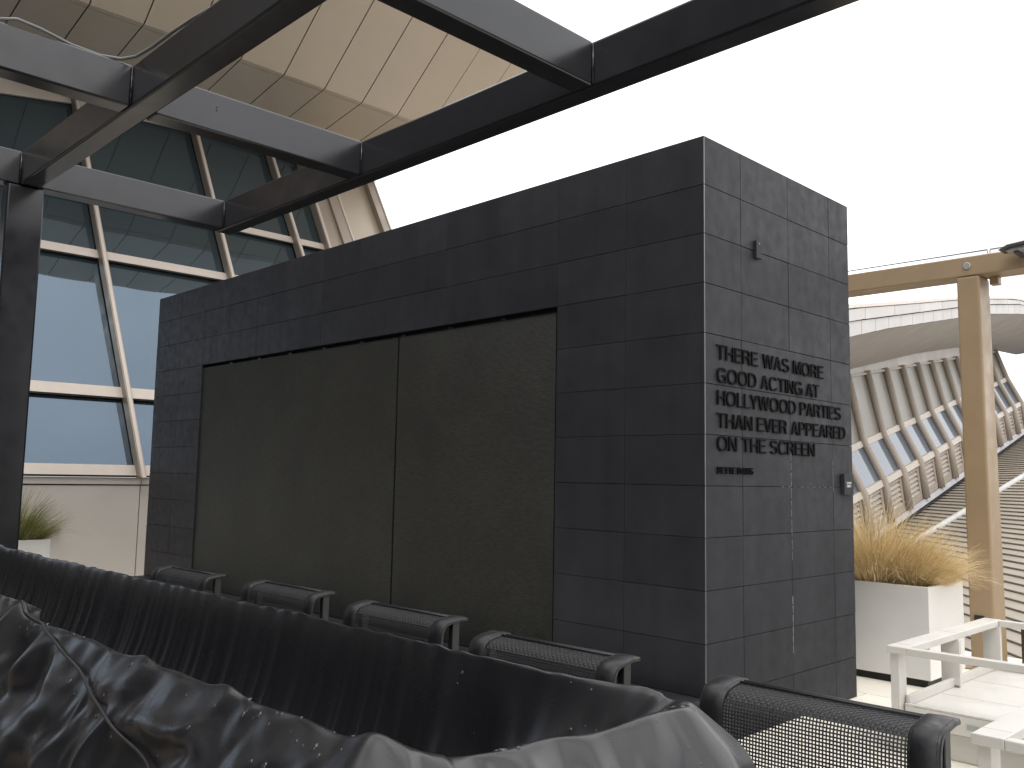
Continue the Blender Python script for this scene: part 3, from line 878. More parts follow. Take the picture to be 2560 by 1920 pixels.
MB().box(0.12, 0.47, 3.63, 4.06, 0.001, 0.015).build('base_plate', M['tan'], tp)

gr = thing('glass_guard', 'clear frameless glass guard standing on top of the tan beam', 'glass guard', (-1, 3.8, 3.53))
for a, b_ in ((-3.2, -1.42), (-1.405, 0.402), (0.425, 2.2)):
    p_ = MB().box(a, b_, 3.823, 3.835, 3.533, 3.592).build('glass_pane', M['clear'], gr)
    e = MB(); e.box(a, b_, 3.822, 3.836, 3.593, 3.601); e.box(b_ + 0.0005, b_ + 0.0045, 3.822, 3.836, 3.534, 3.592); e.box(a - 0.0045, a - 0.0005, 3.822, 3.836, 3.534, 3.592)
    e.build('pane_edge', M['paneedge'], p_)

fl = thing('flood_light', 'dark hooded flood light fixed on the tan beam at the right edge', 'lamp', (0.75, 3.6, 3.5))
MB().hexa([(0.64, 3.50, 3.478), (0.98, 3.50, 3.492), (0.98, 3.62, 3.492), (0.64, 3.62, 3.478), (0.67, 3.52, 3.522), (0.98, 3.52, 3.540), (0.98, 3.62, 3.540), (0.67, 3.62, 3.522)]).build('housing', M['lamp_face'], fl, bevel=0.006)
MB().hexa([(0.590, 3.47, 3.492), (1.0, 3.47, 3.546), (1.0, 3.66, 3.546), (0.590, 3.66, 3.492), (0.66, 3.47, 3.528), (1.0, 3.47, 3.560), (1.0, 3.66, 3.560), (0.66, 3.66, 3.528)]).build('hood', M['lamp'], fl, bevel=0.004)
MB().box(0.70, 0.73, 3.52, 3.696, 3.452, 3.485).build('bracket', M['lamp'], fl)

bz = thing('low_windscreen', 'low dark bronze panel with a white top rail behind the white frames', 'windscreen', (2, 4.3, 0))
MB().box(0.42, 4.5, 4.28, 4.33, 0.0, 0.315).build('panel', M['bronze'], bz)
MB().box(0.42, 4.5, 4.27, 4.34, 0.317, 0.327).build('top_rail', M['white'], bz, bevel=0.003)

# ------------------------------------------------------------------ white lounge frames
def lounge(name, label, x0, y0, x1, y1, group):
    t = thing(name, label, 'daybed', ((x0 + x1) / 2, (y0 + y1) / 2, 0), group)
    zt = 0.60; rw = 0.115; rh = 0.042
    def fr(nm, *b): return MB().box(*b).build(nm, M['white'], t, bevel=0.004)
    # arm rails round three sides, the front rail narrower
    fr('arm_rail', x0, x0 + rw, y0, y1, zt - rh, zt)
    fr('arm_rail', x0 + rw + 0.001, x1 - rw - 0.001, y0, y0 + 0.055, zt - rh - 0.001, zt - 0.002)
    fr('arm_rail', x0 + rw + 0.001, x1 - rw - 0.001, y1 - 0.055, y1, zt - rh - 0.001, zt - 0.002)
    fr('arm_rail', x1 - rw, x1, y0, y1, zt - rh, zt)
    for (xa, sx) in ((x0, 1), (x1, -1)):
        for yy, wx, wy in ((y0 + 0.022, 0.050, 0.105), (y0 + 0.80, 0.115, 0.036), (y1 - 0.075, 0.115, 0.036)):
            a = xa + sx * 0.012
            xs = sorted((a, a + sx * wx))
            fr('leg', xs[0], xs[1], yy, yy + wy, 0.0, zt - rh - 0.001)
    # deck tray
    d0, d1_ = 0.155, 0.262
    xa, xb = x0 + 0.070, x1 - 0.070
    ya, yb = y0 + 0.13 - 0.06, y1 - 0.045
    fr('deck', xa, xb, ya, yb, d0, d1_)
    rim = MB()
    rim.box(xa, xa + 0.022, ya + 0.022, yb - 0.022, d1_ + 0.001, 0.318)
    rim.box(xb - 0.022, xb, ya + 0.022, yb - 0.022, d1_ + 0.001, 0.318)
    rim.box(xa, xb, yb - 0.021, yb, d1_ + 0.001, 0.318)
    rim.box(xa, xb, ya, ya + 0.021, d1_ + 0.001, 0.275)
    rim.build('deck_rim', M['white'], t, bevel=0.003)
    fr('base_box', xa + 0.05, xb - 0.05, ya + 0.05, yb - 0.05, 0.0, d0 - 0.012)
    MB().box(xa + 0.335, xa + 0.40, ya - 0.0025, ya - 0.0005, 0.195, 0.222).build('name_plate', M['steel'], t)
    MB().box(xa + 0.0225, xa + 0.05, y0 + 0.79, y0 + 0.82, d1_ + 0.0005, d1_ + 0.012).build('clip', M['trim'], t)
    for xa_ in (x0, x1 - rw):
        for yy in (y0 + 0.118, y0 + 0.80, y1 - 0.10):
            MB().box(xa_ + 0.004, xa_ + rw - 0.004, yy, yy + 0.0025, zt - 0.001, zt + 0.0006).build('rail_seam', M['seam'], t)
    for yy in (y0 + 0.55, y0 + 1.10):
        MB().box(xa + 0.03, xb - 0.03, yy, yy + 0.003, d1_ - 0.001, d1_ + 0.0007).build('deck_seam', M['seam'], t)
    return t
lounge('white_daybed', 'white daybed without cushions in front of the large planter', 0.713, 0.785, 2.35, 2.44, 'white daybeds on the terrace')
lounge('white_daybed', 'white daybed cut off at the lower right corner, nearest the chairs', 1.700, -0.80, 3.34, 0.85, 'white daybeds on the terrace')

# ------------------------------------------------------------------ right concourse with louvers and curved eave
D1 = V((-0.0870, 0.9780, 0.1900)).normalized()
K0 = V((-6.715, 17.202, 1.261))
NN = V((0.996, 0.089, 0)); HN = V((-0.089, 0.996, 0))
SP = 1.6
cc = thing('concourse_building', 'pale concourse building with slanted mullions, louvers and a curved roof edge', 'building', K0)
def Kp(k, n, z): return K0 + D1 * (SP * k) + NN * n + ZV * z
k0_, k1_ = -5, 13
def prof(k): return [(0.14, -1.03), (0.0, 0.0), (-0.50, 1.02), (-0.92, 2.93 - 0.055 * k)]
for k in range(k0_, k1_):
    p_ = prof(k)
    mbx = MB()
    r_ = 0.105
    mbx.tube([Kp(k, n + 0.02, z) for n, z in p_], r_, 12)
    mo = mbx.build('mullion', M['conc_mull'], cc, smooth=True)
    if k < k1_ - 1:
        q = prof(k + 1)
        o_ = -0.05
        t0, t1 = 0.06, 0.94
        def quad_(na, za, nb, zb2, u0, u1):
            return [Kp(k + u0, na, za), Kp(k + u1, na, za), Kp(k + u1, nb, zb2), Kp(k + u0, nb, zb2)]
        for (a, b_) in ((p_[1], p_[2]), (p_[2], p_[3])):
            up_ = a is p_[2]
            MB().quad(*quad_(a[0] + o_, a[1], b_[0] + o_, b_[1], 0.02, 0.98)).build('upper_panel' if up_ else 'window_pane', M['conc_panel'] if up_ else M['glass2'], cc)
        for (n, z) in (p_[1], p_[2]):
            mbx = MB()
            hgt = 0.16
            mbx.hexa([Kp(k + 0.06, n - 0.10, z - hgt / 2), Kp(k + 0.94, n - 0.10, z - hgt / 2), Kp(k + 0.94, n + 0.03, z - hgt / 2), Kp(k + 0.06, n + 0.03, z - hgt / 2),
                      Kp(k + 0.06, n - 0.12, z + hgt / 2), Kp(k + 0.94, n - 0.12, z + hgt / 2), Kp(k + 0.94, n - 0.02, z + hgt / 2), Kp(k + 0.06, n - 0.02, z + hgt / 2)])
            mbx.build('transom', M['conc_trans'], cc)
        # louver bay
        mbx = MB()
        fr_ = lambda u, n, z: Kp(k + u, n, z)
        mbx.quad(fr_(0.02, 0.02, -1.03), fr_(0.98, 0.02, -1.03), fr_(0.98, -0.10, -0.08), fr_(0.02, -0.10, -0.08))
        mbx.build('louver_back', M['joint'], cc)
        lv = MB()
        # frame strips
        for (u0, u1, z0, z1) in ((0.06, 0.16, -1.03, -0.08), (0.84, 0.94, -1.03, -0.08), (0.16, 0.84, -1.03, -0.84)):
            na = lambda z: 0.09 - 0.115 * (z + 1.03)
            lv.hexa([fr_(u0, na(z0) - 0.05, z0), fr_(u1, na(z0) - 0.05, z0), fr_(u1, na(z0), z0), fr_(u0, na(z0), z0),
                     fr_(u0, na(z1) - 0.05, z1), fr_(u1, na(z1) - 0.05, z1), fr_(u1, na(z1), z1), fr_(u0, na(z1), z1)])
        for i in range(6):
            z = -0.83 + i * 0.128
            na_ = 0.09 - 0.115 * (z + 1.03)
            lv.hexa([fr_(0.16, na_ - 0.01, z), fr_(0.84, na_ - 0.01, z), fr_(0.84, na_, z), fr_(0.16, na_, z),
                     fr_(0.16, na_ - 0.10, z + 0.105), fr_(0.84, na_ - 0.10, z + 0.105), fr_(0.84, na_ - 0.09, z + 0.105), fr_(0.16, na_ - 0.09, z + 0.105)])
        lv.build('louver', M['louver'], cc)
# flashing at the foot
MB().hexa([Kp(k0_, 0.10, -1.16), Kp(k1_, 0.10, -1.16), Kp(k1_, 0.20, -1.16), Kp(k0_, 0.20, -1.16), Kp(k0_, 0.10, -1.035), Kp(k1_, 0.10, -1.035), Kp(k1_, 0.15, -1.035), Kp(k0_, 0.15, -1.035)]).build('foot_flashing', M['flash'], cc)
MB().hexa([Kp(k0_, 0.02, -1.75), Kp(k1_, 0.02, -1.75), Kp(k1_, 0.14, -1.75), Kp(k0_, 0.14, -1.75), Kp(k0_, 0.02, -1.165), Kp(k1_, 0.02, -1.165), Kp(k1_, 0.14, -1.165), Kp(k0_, 0.14, -1.165)]).build('gutter', M['frame'], cc)
# body behind
MB().hexa([Kp(k0_, -7, -3), Kp(k1_ - 1, -7, -3), Kp(k1_ - 1, -0.12, -3), Kp(k0_, -0.12, -3), Kp(k0_, -7, 2.4), Kp(k1_ - 1, -7, 1.9), Kp(k1_ - 1, -1.25, 1.9), Kp(k0_, -1.25, 2.4)]).build('body', M['conc_soffit'], cc)
def interp(tab, x):
    if x <= tab[0][0]:
        a, b_ = tab[0], tab[1]
    else:
        for a, b_ in zip(tab[:-1], tab[1:]):
            if x <= b_[0]: break
    return a[1] + (x - a[0]) * (b_[1] - a[1]) / (b_[0] - a[0])
def Fp(h, off, z): 
    q = K0 + NN * off + HN * h
    return V((q.x, q.y, z))
FB_ = [(-14, 2.4), (-4.93, 4.39), (-2.56, 4.89), (3.13, 5.96), (6.79, 6.63), (11.85, 7.40), (17, 7.85), (24, 8.0)]
FM_ = [(-14, 2.75), (-4.93, 4.71), (-3.55, 4.97), (3.17, 6.26), (6.84, 6.93), (11.91, 7.75), (17, 8.1), (24, 8.2)]
FT_ = [(-14, 3.05), (-4.92, 4.97), (-0.89, 5.71), (3.11, 6.46), (6.75, 7.08), (10.14, 7.64), (11.93, 7.86), (17, 8.25), (24, 8.35)]
IN_ = [(-14, 1.6), (1.88, 4.62), (7.68, 5.72), (13.08, 6.6), (18.42, 7.15), (26, 7.7)]
FO = 1.5
sof = MB()
hs = [-12 + i * 0.9 for i in range(40)]
for a, b_ in zip(hs[:-1], hs[1:]):
    f_ = lambda tab, h: interp(tab, h)
    n_ = 5
    for j in range(n_):
        def pt(h, s):
            e = IN_; zi = f_(IN_, h); zb3 = f_(FB_, h)
            bulge = -0.18 * sin(pi * s)
            return Fp(h, -0.92 + (FO + 0.92 - 0.02) * s, zi + (zb3 - zi) * s + bulge * 0.5)
        sof.quad(pt(a, j / n_), pt(b_, j / n_), pt(b_, (j + 1) / n_), pt(a, (j + 1) / n_))
bmo = sof.build('eave_soffit', M['conc_soffit'], cc, smooth=True, fixn=False)
bm = bmesh.new(); bm.from_mesh(bmo.data); bmesh.ops.remove_doubles(bm, verts=bm.verts, dist=1e-4); bm.to_mesh(bmo.data); bm.free()
for p in bmo.data.polygons: p.use_smooth = True
bd = MB()
for k in range(k0_, k1_ - 1):
    a, b_ = Kp(k, -0.94, prof(k)[3][1] - 0.10), Kp(k + 1, -0.94, prof(k + 1)[3][1] - 0.10)
    ha_, hb_ = (a - K0).dot(HN), (b_ - K0).dot(HN)
    bd.quad(a, b_, Fp(hb_, -0.96, interp(IN_, hb_) + 0.02), Fp(ha_, -0.96, interp(IN_, ha_) + 0.02))
bd.build('eave_band', M['conc_soffit'], cc)
tl = MB()
for k in range(k0_, k1_ - 1):
    a, b_ = Kp(k, -0.90, prof(k)[3][1] - 0.06), Kp(k + 1, -0.90, prof(k + 1)[3][1] - 0.06)
    tl.tube([a, b_], 0.035, 6)
tl.build('head_trim', M['conc_trans'], cc)
fa = MB(); fb2 = MB()
def fpan(mbx, tabA, tabB, a, b_, gap, off):
    za0, za1 = interp(tabA, a), interp(tabA, b_)
    zb0, zb1 = interp(tabB, a), interp(tabB, b_)
    g_ = gap
    pts = [Fp(a + g_, FO + off - 0.03, za0 + g_), Fp(b_ - g_, FO + off - 0.03, za1 + g_), Fp(b_ - g_, FO + off, za1 + g_), Fp(a + g_, FO + off, za0 + g_),
           Fp(a + g_, FO + off - 0.03, zb0 - g_), Fp(b_ - g_, FO + off - 0.03, zb1 - g_), Fp(b_ - g_, FO + off, zb1 - g_), Fp(a + g_, FO + off, zb0 - g_)]
    mbx.hexa(pts)
h = -12.0
while h < 23:
    fpan(fa, FB_, FM_, h, h + 0.86, 0.012, 0.0); h += 0.86
h = -11.7
while h < 22:
    fpan(fa, FM_, FT_, h, h + 1.9, 0.012, 0.03); h += 1.9
fa.build('fascia_panels', M['concrete'], cc)
bk2 = MB()
for a, b_ in zip(hs[:-1], hs[1:]):
    bk2.quad(Fp(a, FO - 0.035, interp(FB_, a)), Fp(b_, FO - 0.035, interp(FB_, b_)), Fp(b_, FO - 0.035, interp(FT_, b_)), Fp(a, FO - 0.035, interp(FT_, a)))
bk2.build('fascia_backing', M['joint'], cc)
cp = MB()
for a, b_ in zip(hs[:-1], hs[1:]):
    za, zb3 = interp(FT_, a), interp(FT_, b_)
    cp.hexa([Fp(a, FO - 0.12, za + 0.004), Fp(b_, FO - 0.12, zb3 + 0.004), Fp(b_, FO + 0.045, zb3 + 0.004), Fp(a, FO + 0.045, za + 0.004),
             Fp(a, FO - 0.12, za + 0.09), Fp(b_, FO - 0.12, zb3 + 0.09), Fp(b_, FO + 0.02, zb3 + 0.075), Fp(a, FO + 0.02, za + 0.075)])
cp.build('coping', M['transom'], cc)
rt = MB()
for a, b_ in zip(hs[:-1], hs[1:]):
    rt.quad(Fp(a, FO - 0.12, interp(FT_, a) + 0.08), Fp(b_, FO - 0.12, interp(FT_, b_) + 0.08), Fp(b_, -8, interp(FT_, b_) + 0.25), Fp(a, -8, interp(FT_, a) + 0.25))
rt.build('roof', M['conc_trans'], cc)

# ribbed metal roof below the terrace
D2 = V((-0.653, 0.758, -0.007)).normalized()
B0 = K0 - ZV * 1.36 + NN * 0.12
pitch = 0.40
cr_ = MB()
i0, i1 = -34, 62
prof_c = [(0.012, 0.0), (0.0, 0.024), (0.0, 0.036), (0.39, 0.003)]
nrm = D1.cross(D2).normalized()
if nrm.z < 0: nrm = -nrm
pts_a, pts_b = [], []
for i in range(i0, i1):
    for (dx, dz) in prof_c:
        s_ = i * pitch + dx
        q = B0 + D1 * s_ + nrm * dz
        pts_a.append(q)
        pts_b.append(q - D2 * 16.0)
base = len(cr_.v)
cr_.v += pts_a + pts_b
n_ = len(pts_a)
for i in range(n_ - 1):
    cr_.f.append((i, i + 1, n_ + i + 1, n_ + i))
rr_ = cr_.build('ribbed_roof', M['corr'], None)
props(rr_, 'sloping ribbed beige metal roof below the terrace edge, running up beside the louvers', 'metal roof')
pp = [V((-5.521, 13.337, -0.599)), V((-5.419, 16.586, 0.134)), V((-5.133, 21.205, 1.213)), V((-4.997, 23.860, 1.826)), V((-4.752, 28.639, 2.929))]
pb = MB(); pb.tube(pp, 0.085, 10)
po = thing('roof_pipe', 'pale pipe running up along the ribbed metal roof', 'pipe', pp[0])
pb.build('pipe', M['pipe'], po, smooth=True)
cl = MB()
for t_ in (0.3, 0.75):
    q = pp[1].lerp(pp[2], t_)
    cl.box(q.x - 0.13, q.x + 0.13, q.y - 0.05, q.y + 0.05, q.z - 0.15, q.z + 0.05)
cl.build('clamps', M['steel'], po)

# ------------------------------------------------------------------ mesh-back chairs
def chair_profile():
    # (y, z) of the sling, from the seat junction up the back and over the top
    return [(-0.030, 0.44), (-0.022, 0.55), (-0.012, 0.66), (-0.004, 0.76), (0.000, 0.835), (0.003, 0.874), (0.012, 0.899), (0.030, 0.915), (0.056, 0.922), (0.090, 0.926), (0.122, 0.930)]
def resample(pts, n):
    L_ = [0.0]
    for a, b_ in zip(pts[:-1], pts[1:]):
        L_.append(L_[-1] + math.hypot(b_[0] - a[0], b_[1] - a[1]))
    o = []
    for i in range(n + 1):
        t_ = L_[-1] * i / n
        for k in range(len(pts) - 1):
            if t_ <= L_[k + 1] + 1e-9: break
        u = (t_ - L_[k]) / (L_[k + 1] - L_[k])
        o.append((pts[k][0] + (pts[k + 1][0] - pts[k][0]) * u, pts[k][1] + (pts[k + 1][1] - pts[k][1]) * u))
    return o
CW = 0.345         # half width
CAPW = 0.082
def make_chair(label, loc, rz):
    t = thing('mesh_chair', label, 'chair', (0, 0, 0), 'mesh back chairs along the covered table')
    pr = chair_profile()
    # open mesh back: every cell is a small woven frame round a hole
    nx, nz_ = 54, 58
    rs = resample(pr, nz_)
    mbx = MB()
    xa, xb = -CW + CAPW - 0.004, CW - CAPW + 0.004
    cw = (xb - xa) / nx
    hl = 0.23
    for j in range(nz_):
        p, q = V((0, *rs[j])), V((0, *rs[j + 1]))
        top_zone = rs[j][1] > 0.893
        for i in range(nx):
            x0_ = xa + i * cw
            def P_(u, v_): return V((x0_ + u * cw, p.y + (q.y - p.y) * v_, p.z + (q.z - p.z) * v_))
            hu = hl if not top_zone else 0.34
            o_ = [P_(0, 0), P_(1, 0), P_(1, 1), P_(0, 1)]
            i_ = [P_(hu, hu), P_(1 - hu, hu), P_(1 - hu, 1 - hu), P_(hu, 1 - hu)]
            nrm_ = V((0, -(q.z - p.z), (q.y - p.y))).normalized()
            bump_ = 0.0010 if top_zone and (i + j) % 2 else 0.0
            i_ = [a for a in i_]
            o2 = [a + nrm_ * bump_ for a in o_]
            mbx.add(o2 + i_, [(0, 1, 5, 4), (1, 2, 6, 5), (2, 3, 7, 6), (3, 0, 4, 7)])
    mbx.build('mesh_back', M['strand'], t, fixn=False)
    # second layer under the rolled top (keeps it opaque) with the stitched rear hem
    roll = MB()
    top = resample(pr[6:], 12)
    for a, b_ in zip(top[:-1], top[1:]):
        roll.quad((xa, a[0] + 0.004, a[1] - 0.006), (xb, a[0] + 0.004, a[1] - 0.006), (xb, b_[0] + 0.004, b_[1] - 0.006), (xa, b_[0] + 0.004, b_[1] - 0.006))
    roll.build('top_lining', M['frame'], t, smooth=True)
    hm = MB()
    hm.tube([(xa, 0.100, 0.9325), (xb, 0.100, 0.9325)], 0.0035, 6)
    hm.tube([(xa, 0.122, 0.930), (xb, 0.122, 0.930)], 0.0055, 6)
    hm.build('rear_hem', M['cap'], t, smooth=True)
    # padded side strips wrapping over the top
    for s_ in (-1, 1):
        c_ = MB()
        prs = resample([(-0.032, 0.44)] + [(y_ - 0.004, z_ + 0.003) for y_, z_ in pr[1:]] + [(0.146, 0.930)], 30)
        x_in, x_out = s_ * (CW - CAPW), s_ * CW
        th = 0.010
        rings = []
        for (y_, z_), k in zip(prs, range(len(prs))):
            if k == 0: d = (prs[1][0] - prs[0][0], prs[1][1] - prs[0][1])
            elif k == len(prs) - 1: d = (prs[-1][0] - prs[-2][0], prs[-1][1] - prs[-2][1])
            else: d = (prs[k + 1][0] - prs[k - 1][0], prs[k + 1][1] - prs[k - 1][1])
            l_ = math.hypot(*d); n_ = (-d[1] / l_, d[0] / l_)
            rg = []
            for (fx, off) in ((0.0, 0.0), (0.04, 0.0045), (0.5, 0.006), (0.96, 0.0045), (1.0, 0.0), (1.0, -th), (0.0, -th)):
                rg.append(V((x_in + (x_out - x_in) * fx, y_ + n_[0] * off, z_ + n_[1] * off)))
            rings.append(rg)
        m_ = len(rings[0])
        vs_ = [p for rg in rings for p in rg]
        fs_ = []
        for k in range(len(rings) - 1):
            for q in range(m_):
                fs_.append((k * m_ + q, k * m_ + (q + 1) % m_, (k + 1) * m_ + (q + 1) % m_, (k + 1) * m_ + q))
        fs_ += [tuple(range(m_)), tuple(reversed(range((len(rings) - 1) * m_, len(rings) * m_)))]
        c_.add(vs_, fs_)
        side = c_.build('side_strip', M['cap'], t, smooth=True)
        for fx in (0.09, 0.90):
            st_ = MB()
            for k in range(2, len(rings) - 2):
                a = rings[k][0].lerp(rings[k][4], fx) + (rings[k][2] - rings[k][0].lerp(rings[k][4], 0.5)) * 1.02
                b_ = rings[k + 1][0].lerp(rings[k + 1][4], fx) + (rings[k + 1][2] - rings[k + 1][0].lerp(rings[k + 1][4], 0.5)) * 1.02
                st_.tube([a.lerp(b_, 0.1), a.lerp(b_, 0.8)], 0.0009, 4)
            st_.build('stitching', M['strand'], side)
        # rear upright, legs and arm
        xm = s_ * (CW - 0.028)
        MB().hexa([(xm - 0.014, 0.060, 0.0), (xm + 0.014, 0.060, 0.0), (xm + 0.014, 0.095, 0.0), (xm - 0.014, 0.095, 0.0),
                   (xm - 0.014, 0.072, 0.915), (xm + 0.014, 0.072, 0.915), (xm + 0.014, 0.112, 0.918), (xm - 0.014, 0.112, 0.918)]).build('leg', M['frame'], t, bevel=0.003)
        MB().box(xm - 0.014, xm + 0.014, -0.40, -0.365, 0.0, 0.40).build('leg', M['frame'], t, bevel=0.003)
        MB().box(xm - 0.014, xm + 0.014, -0.40, 0.060, 0.401, 0.430).build('side_rail', M['frame'], t, bevel=0.003)
    s2 = MB()
    for k in range(8):
        y0_, y1_ = -0.40 + k * 0.05, -0.40 + (k + 1) * 0.05
        dz = lambda y_: 0.425 - 0.03 * sin(pi * (y_ + 0.40) / 0.40)
        s2.quad((-CW + 0.045, y0_, dz(y0_)), (CW - 0.045, y0_, dz(y0_)), (CW - 0.045, y1_, dz(y1_)), (-CW + 0.045, y1_, dz(y1_)))
    s2.build('seat', M['strand'], t, smooth=True, solid=0.006)
    return t
def copy_tree(o, parent=None):
    c = o.copy(); C.objects.link(c)
    if parent: c.parent = parent
    for ch in o.children: copy_tree(ch, c)
    return c
CH = [(-2.314, -2.120, 1.8, 'mesh back chair farthest left, in front of the screen panel edge'),
      (-1.300, -2.043, 1.3, 'mesh back chair second from the left behind the covered table'),
      (-0.275, -2.066, 1.2, 'mesh back chair in front of the seam between the screen panels'),
      (0.720, -2.174, 1.8, 'mesh back chair in front of the plain tiles left of the wall corner'),
      (1.746, -2.170, 0.9, 'see-through mesh back chair with white floor showing through it, right of the covered table'),
      (2.76, -2.16, 1.0, 'mesh back chair of which only one black corner shows at the right edge')]
proto = make_chair(CH[0][3], CH[0][:2], CH[0][2])
for i, (x, y, a, lab) in enumerate(CH):
    o = proto if i == 0 else copy_tree(proto)
    o.location = (x, y, 0)
    o.rotation_euler = (0, 0, radians(a))
    o['label'] = lab

# ------------------------------------------------------------------ covered fire table
X0, X1, Y0, Y0B, Y1, ZT = -3.70, 1.80, -3.515, -3.445, -2.775, 1.060
XF = -0.45                              # the near panel of the cover starts here and overlaps the far one
ct = thing('covered_fire_table', 'long table under a wet black fabric cover in the foreground', 'covered table', ((X0 + X1) / 2, (Y0 + Y1) / 2, 0))
RC = 0.06
STEP = 0.0095
per = []
def pline(a, b_, st=STEP):
    n_ = max(2, int((V(b_) - V(a)).length / st))
    for i in range(n_): per.append(V(a).lerp(V(b_), i / n_))
def parc(cx, cy, a0, a1):
    for i in range(12):
        a = a0 + (a1 - a0) * i / 12
        per.append(V((cx + RC * cos(a), cy + RC * sin(a), 0)))
pline((X0 + RC, Y0B, 0), (XF - 0.03, Y0B, 0), 0.016)
iA = len(per)
pline((XF - 0.03, Y0B, 0), (XF + 0.01, Y0, 0), 0.006)
iB = len(per)
pline((XF + 0.01, Y0, 0), (X1 - RC, Y0, 0), 0.0075)
iC = len(per)
parc(X1 - RC, Y0 + RC, -pi / 2, 0)
pline((X1, Y0 + RC, 0), (X1, Y1 - RC, 0), 0.0075)
parc(X1 - RC, Y1 - RC, 0, pi / 2)
pline((X1 - RC, Y1, 0), (X0 + RC, Y1, 0))
parc(X0 + RC, Y1 - RC, pi / 2, pi)
pline((X0, Y1 - RC, 0), (X0, Y0B + RC, 0), 0.02)
parc(X0 + RC, Y0B + RC, pi, 1.5 * pi)
for p in per:                            # the near end is cut on the skew
    if p.x > 0.8:
        u = min(1.0, (p.x - 0.8) / (X1 - 0.8))
        p.x -= 0.15 * (Y1 - p.y) / (Y1 - Y0) * u * u * (3 - 2 * u)
n = len(per)
arcl = [0.0]
for i in range(1, n): arcl.append(arcl[-1] + (per[i] - per[i - 1]).length)
nor = []
for i in range(n):
    d = per[(i + 1) % n] - per[i - 1]
    nor.append(V((d.y, -d.x, 0)).normalized())
yc = (Y0 + Y1) / 2
RI, RO = 34, 84
SD = 3.7
def fbm(p, o=3):
    v_ = 0; a = 1.0; q = V(p)
    for _ in range(o):
        v_ += a * noise.noise(q); a *= 0.5; q = q * 2.03 + V((1.7, 9.2, 3.1))
    return v_
def sstep(a, b_, x):
    t_ = max(0.0, min(1.0, (x - a) / (b_ - a))); return t_ * t_ * (3 - 2 * t_)
rows = []
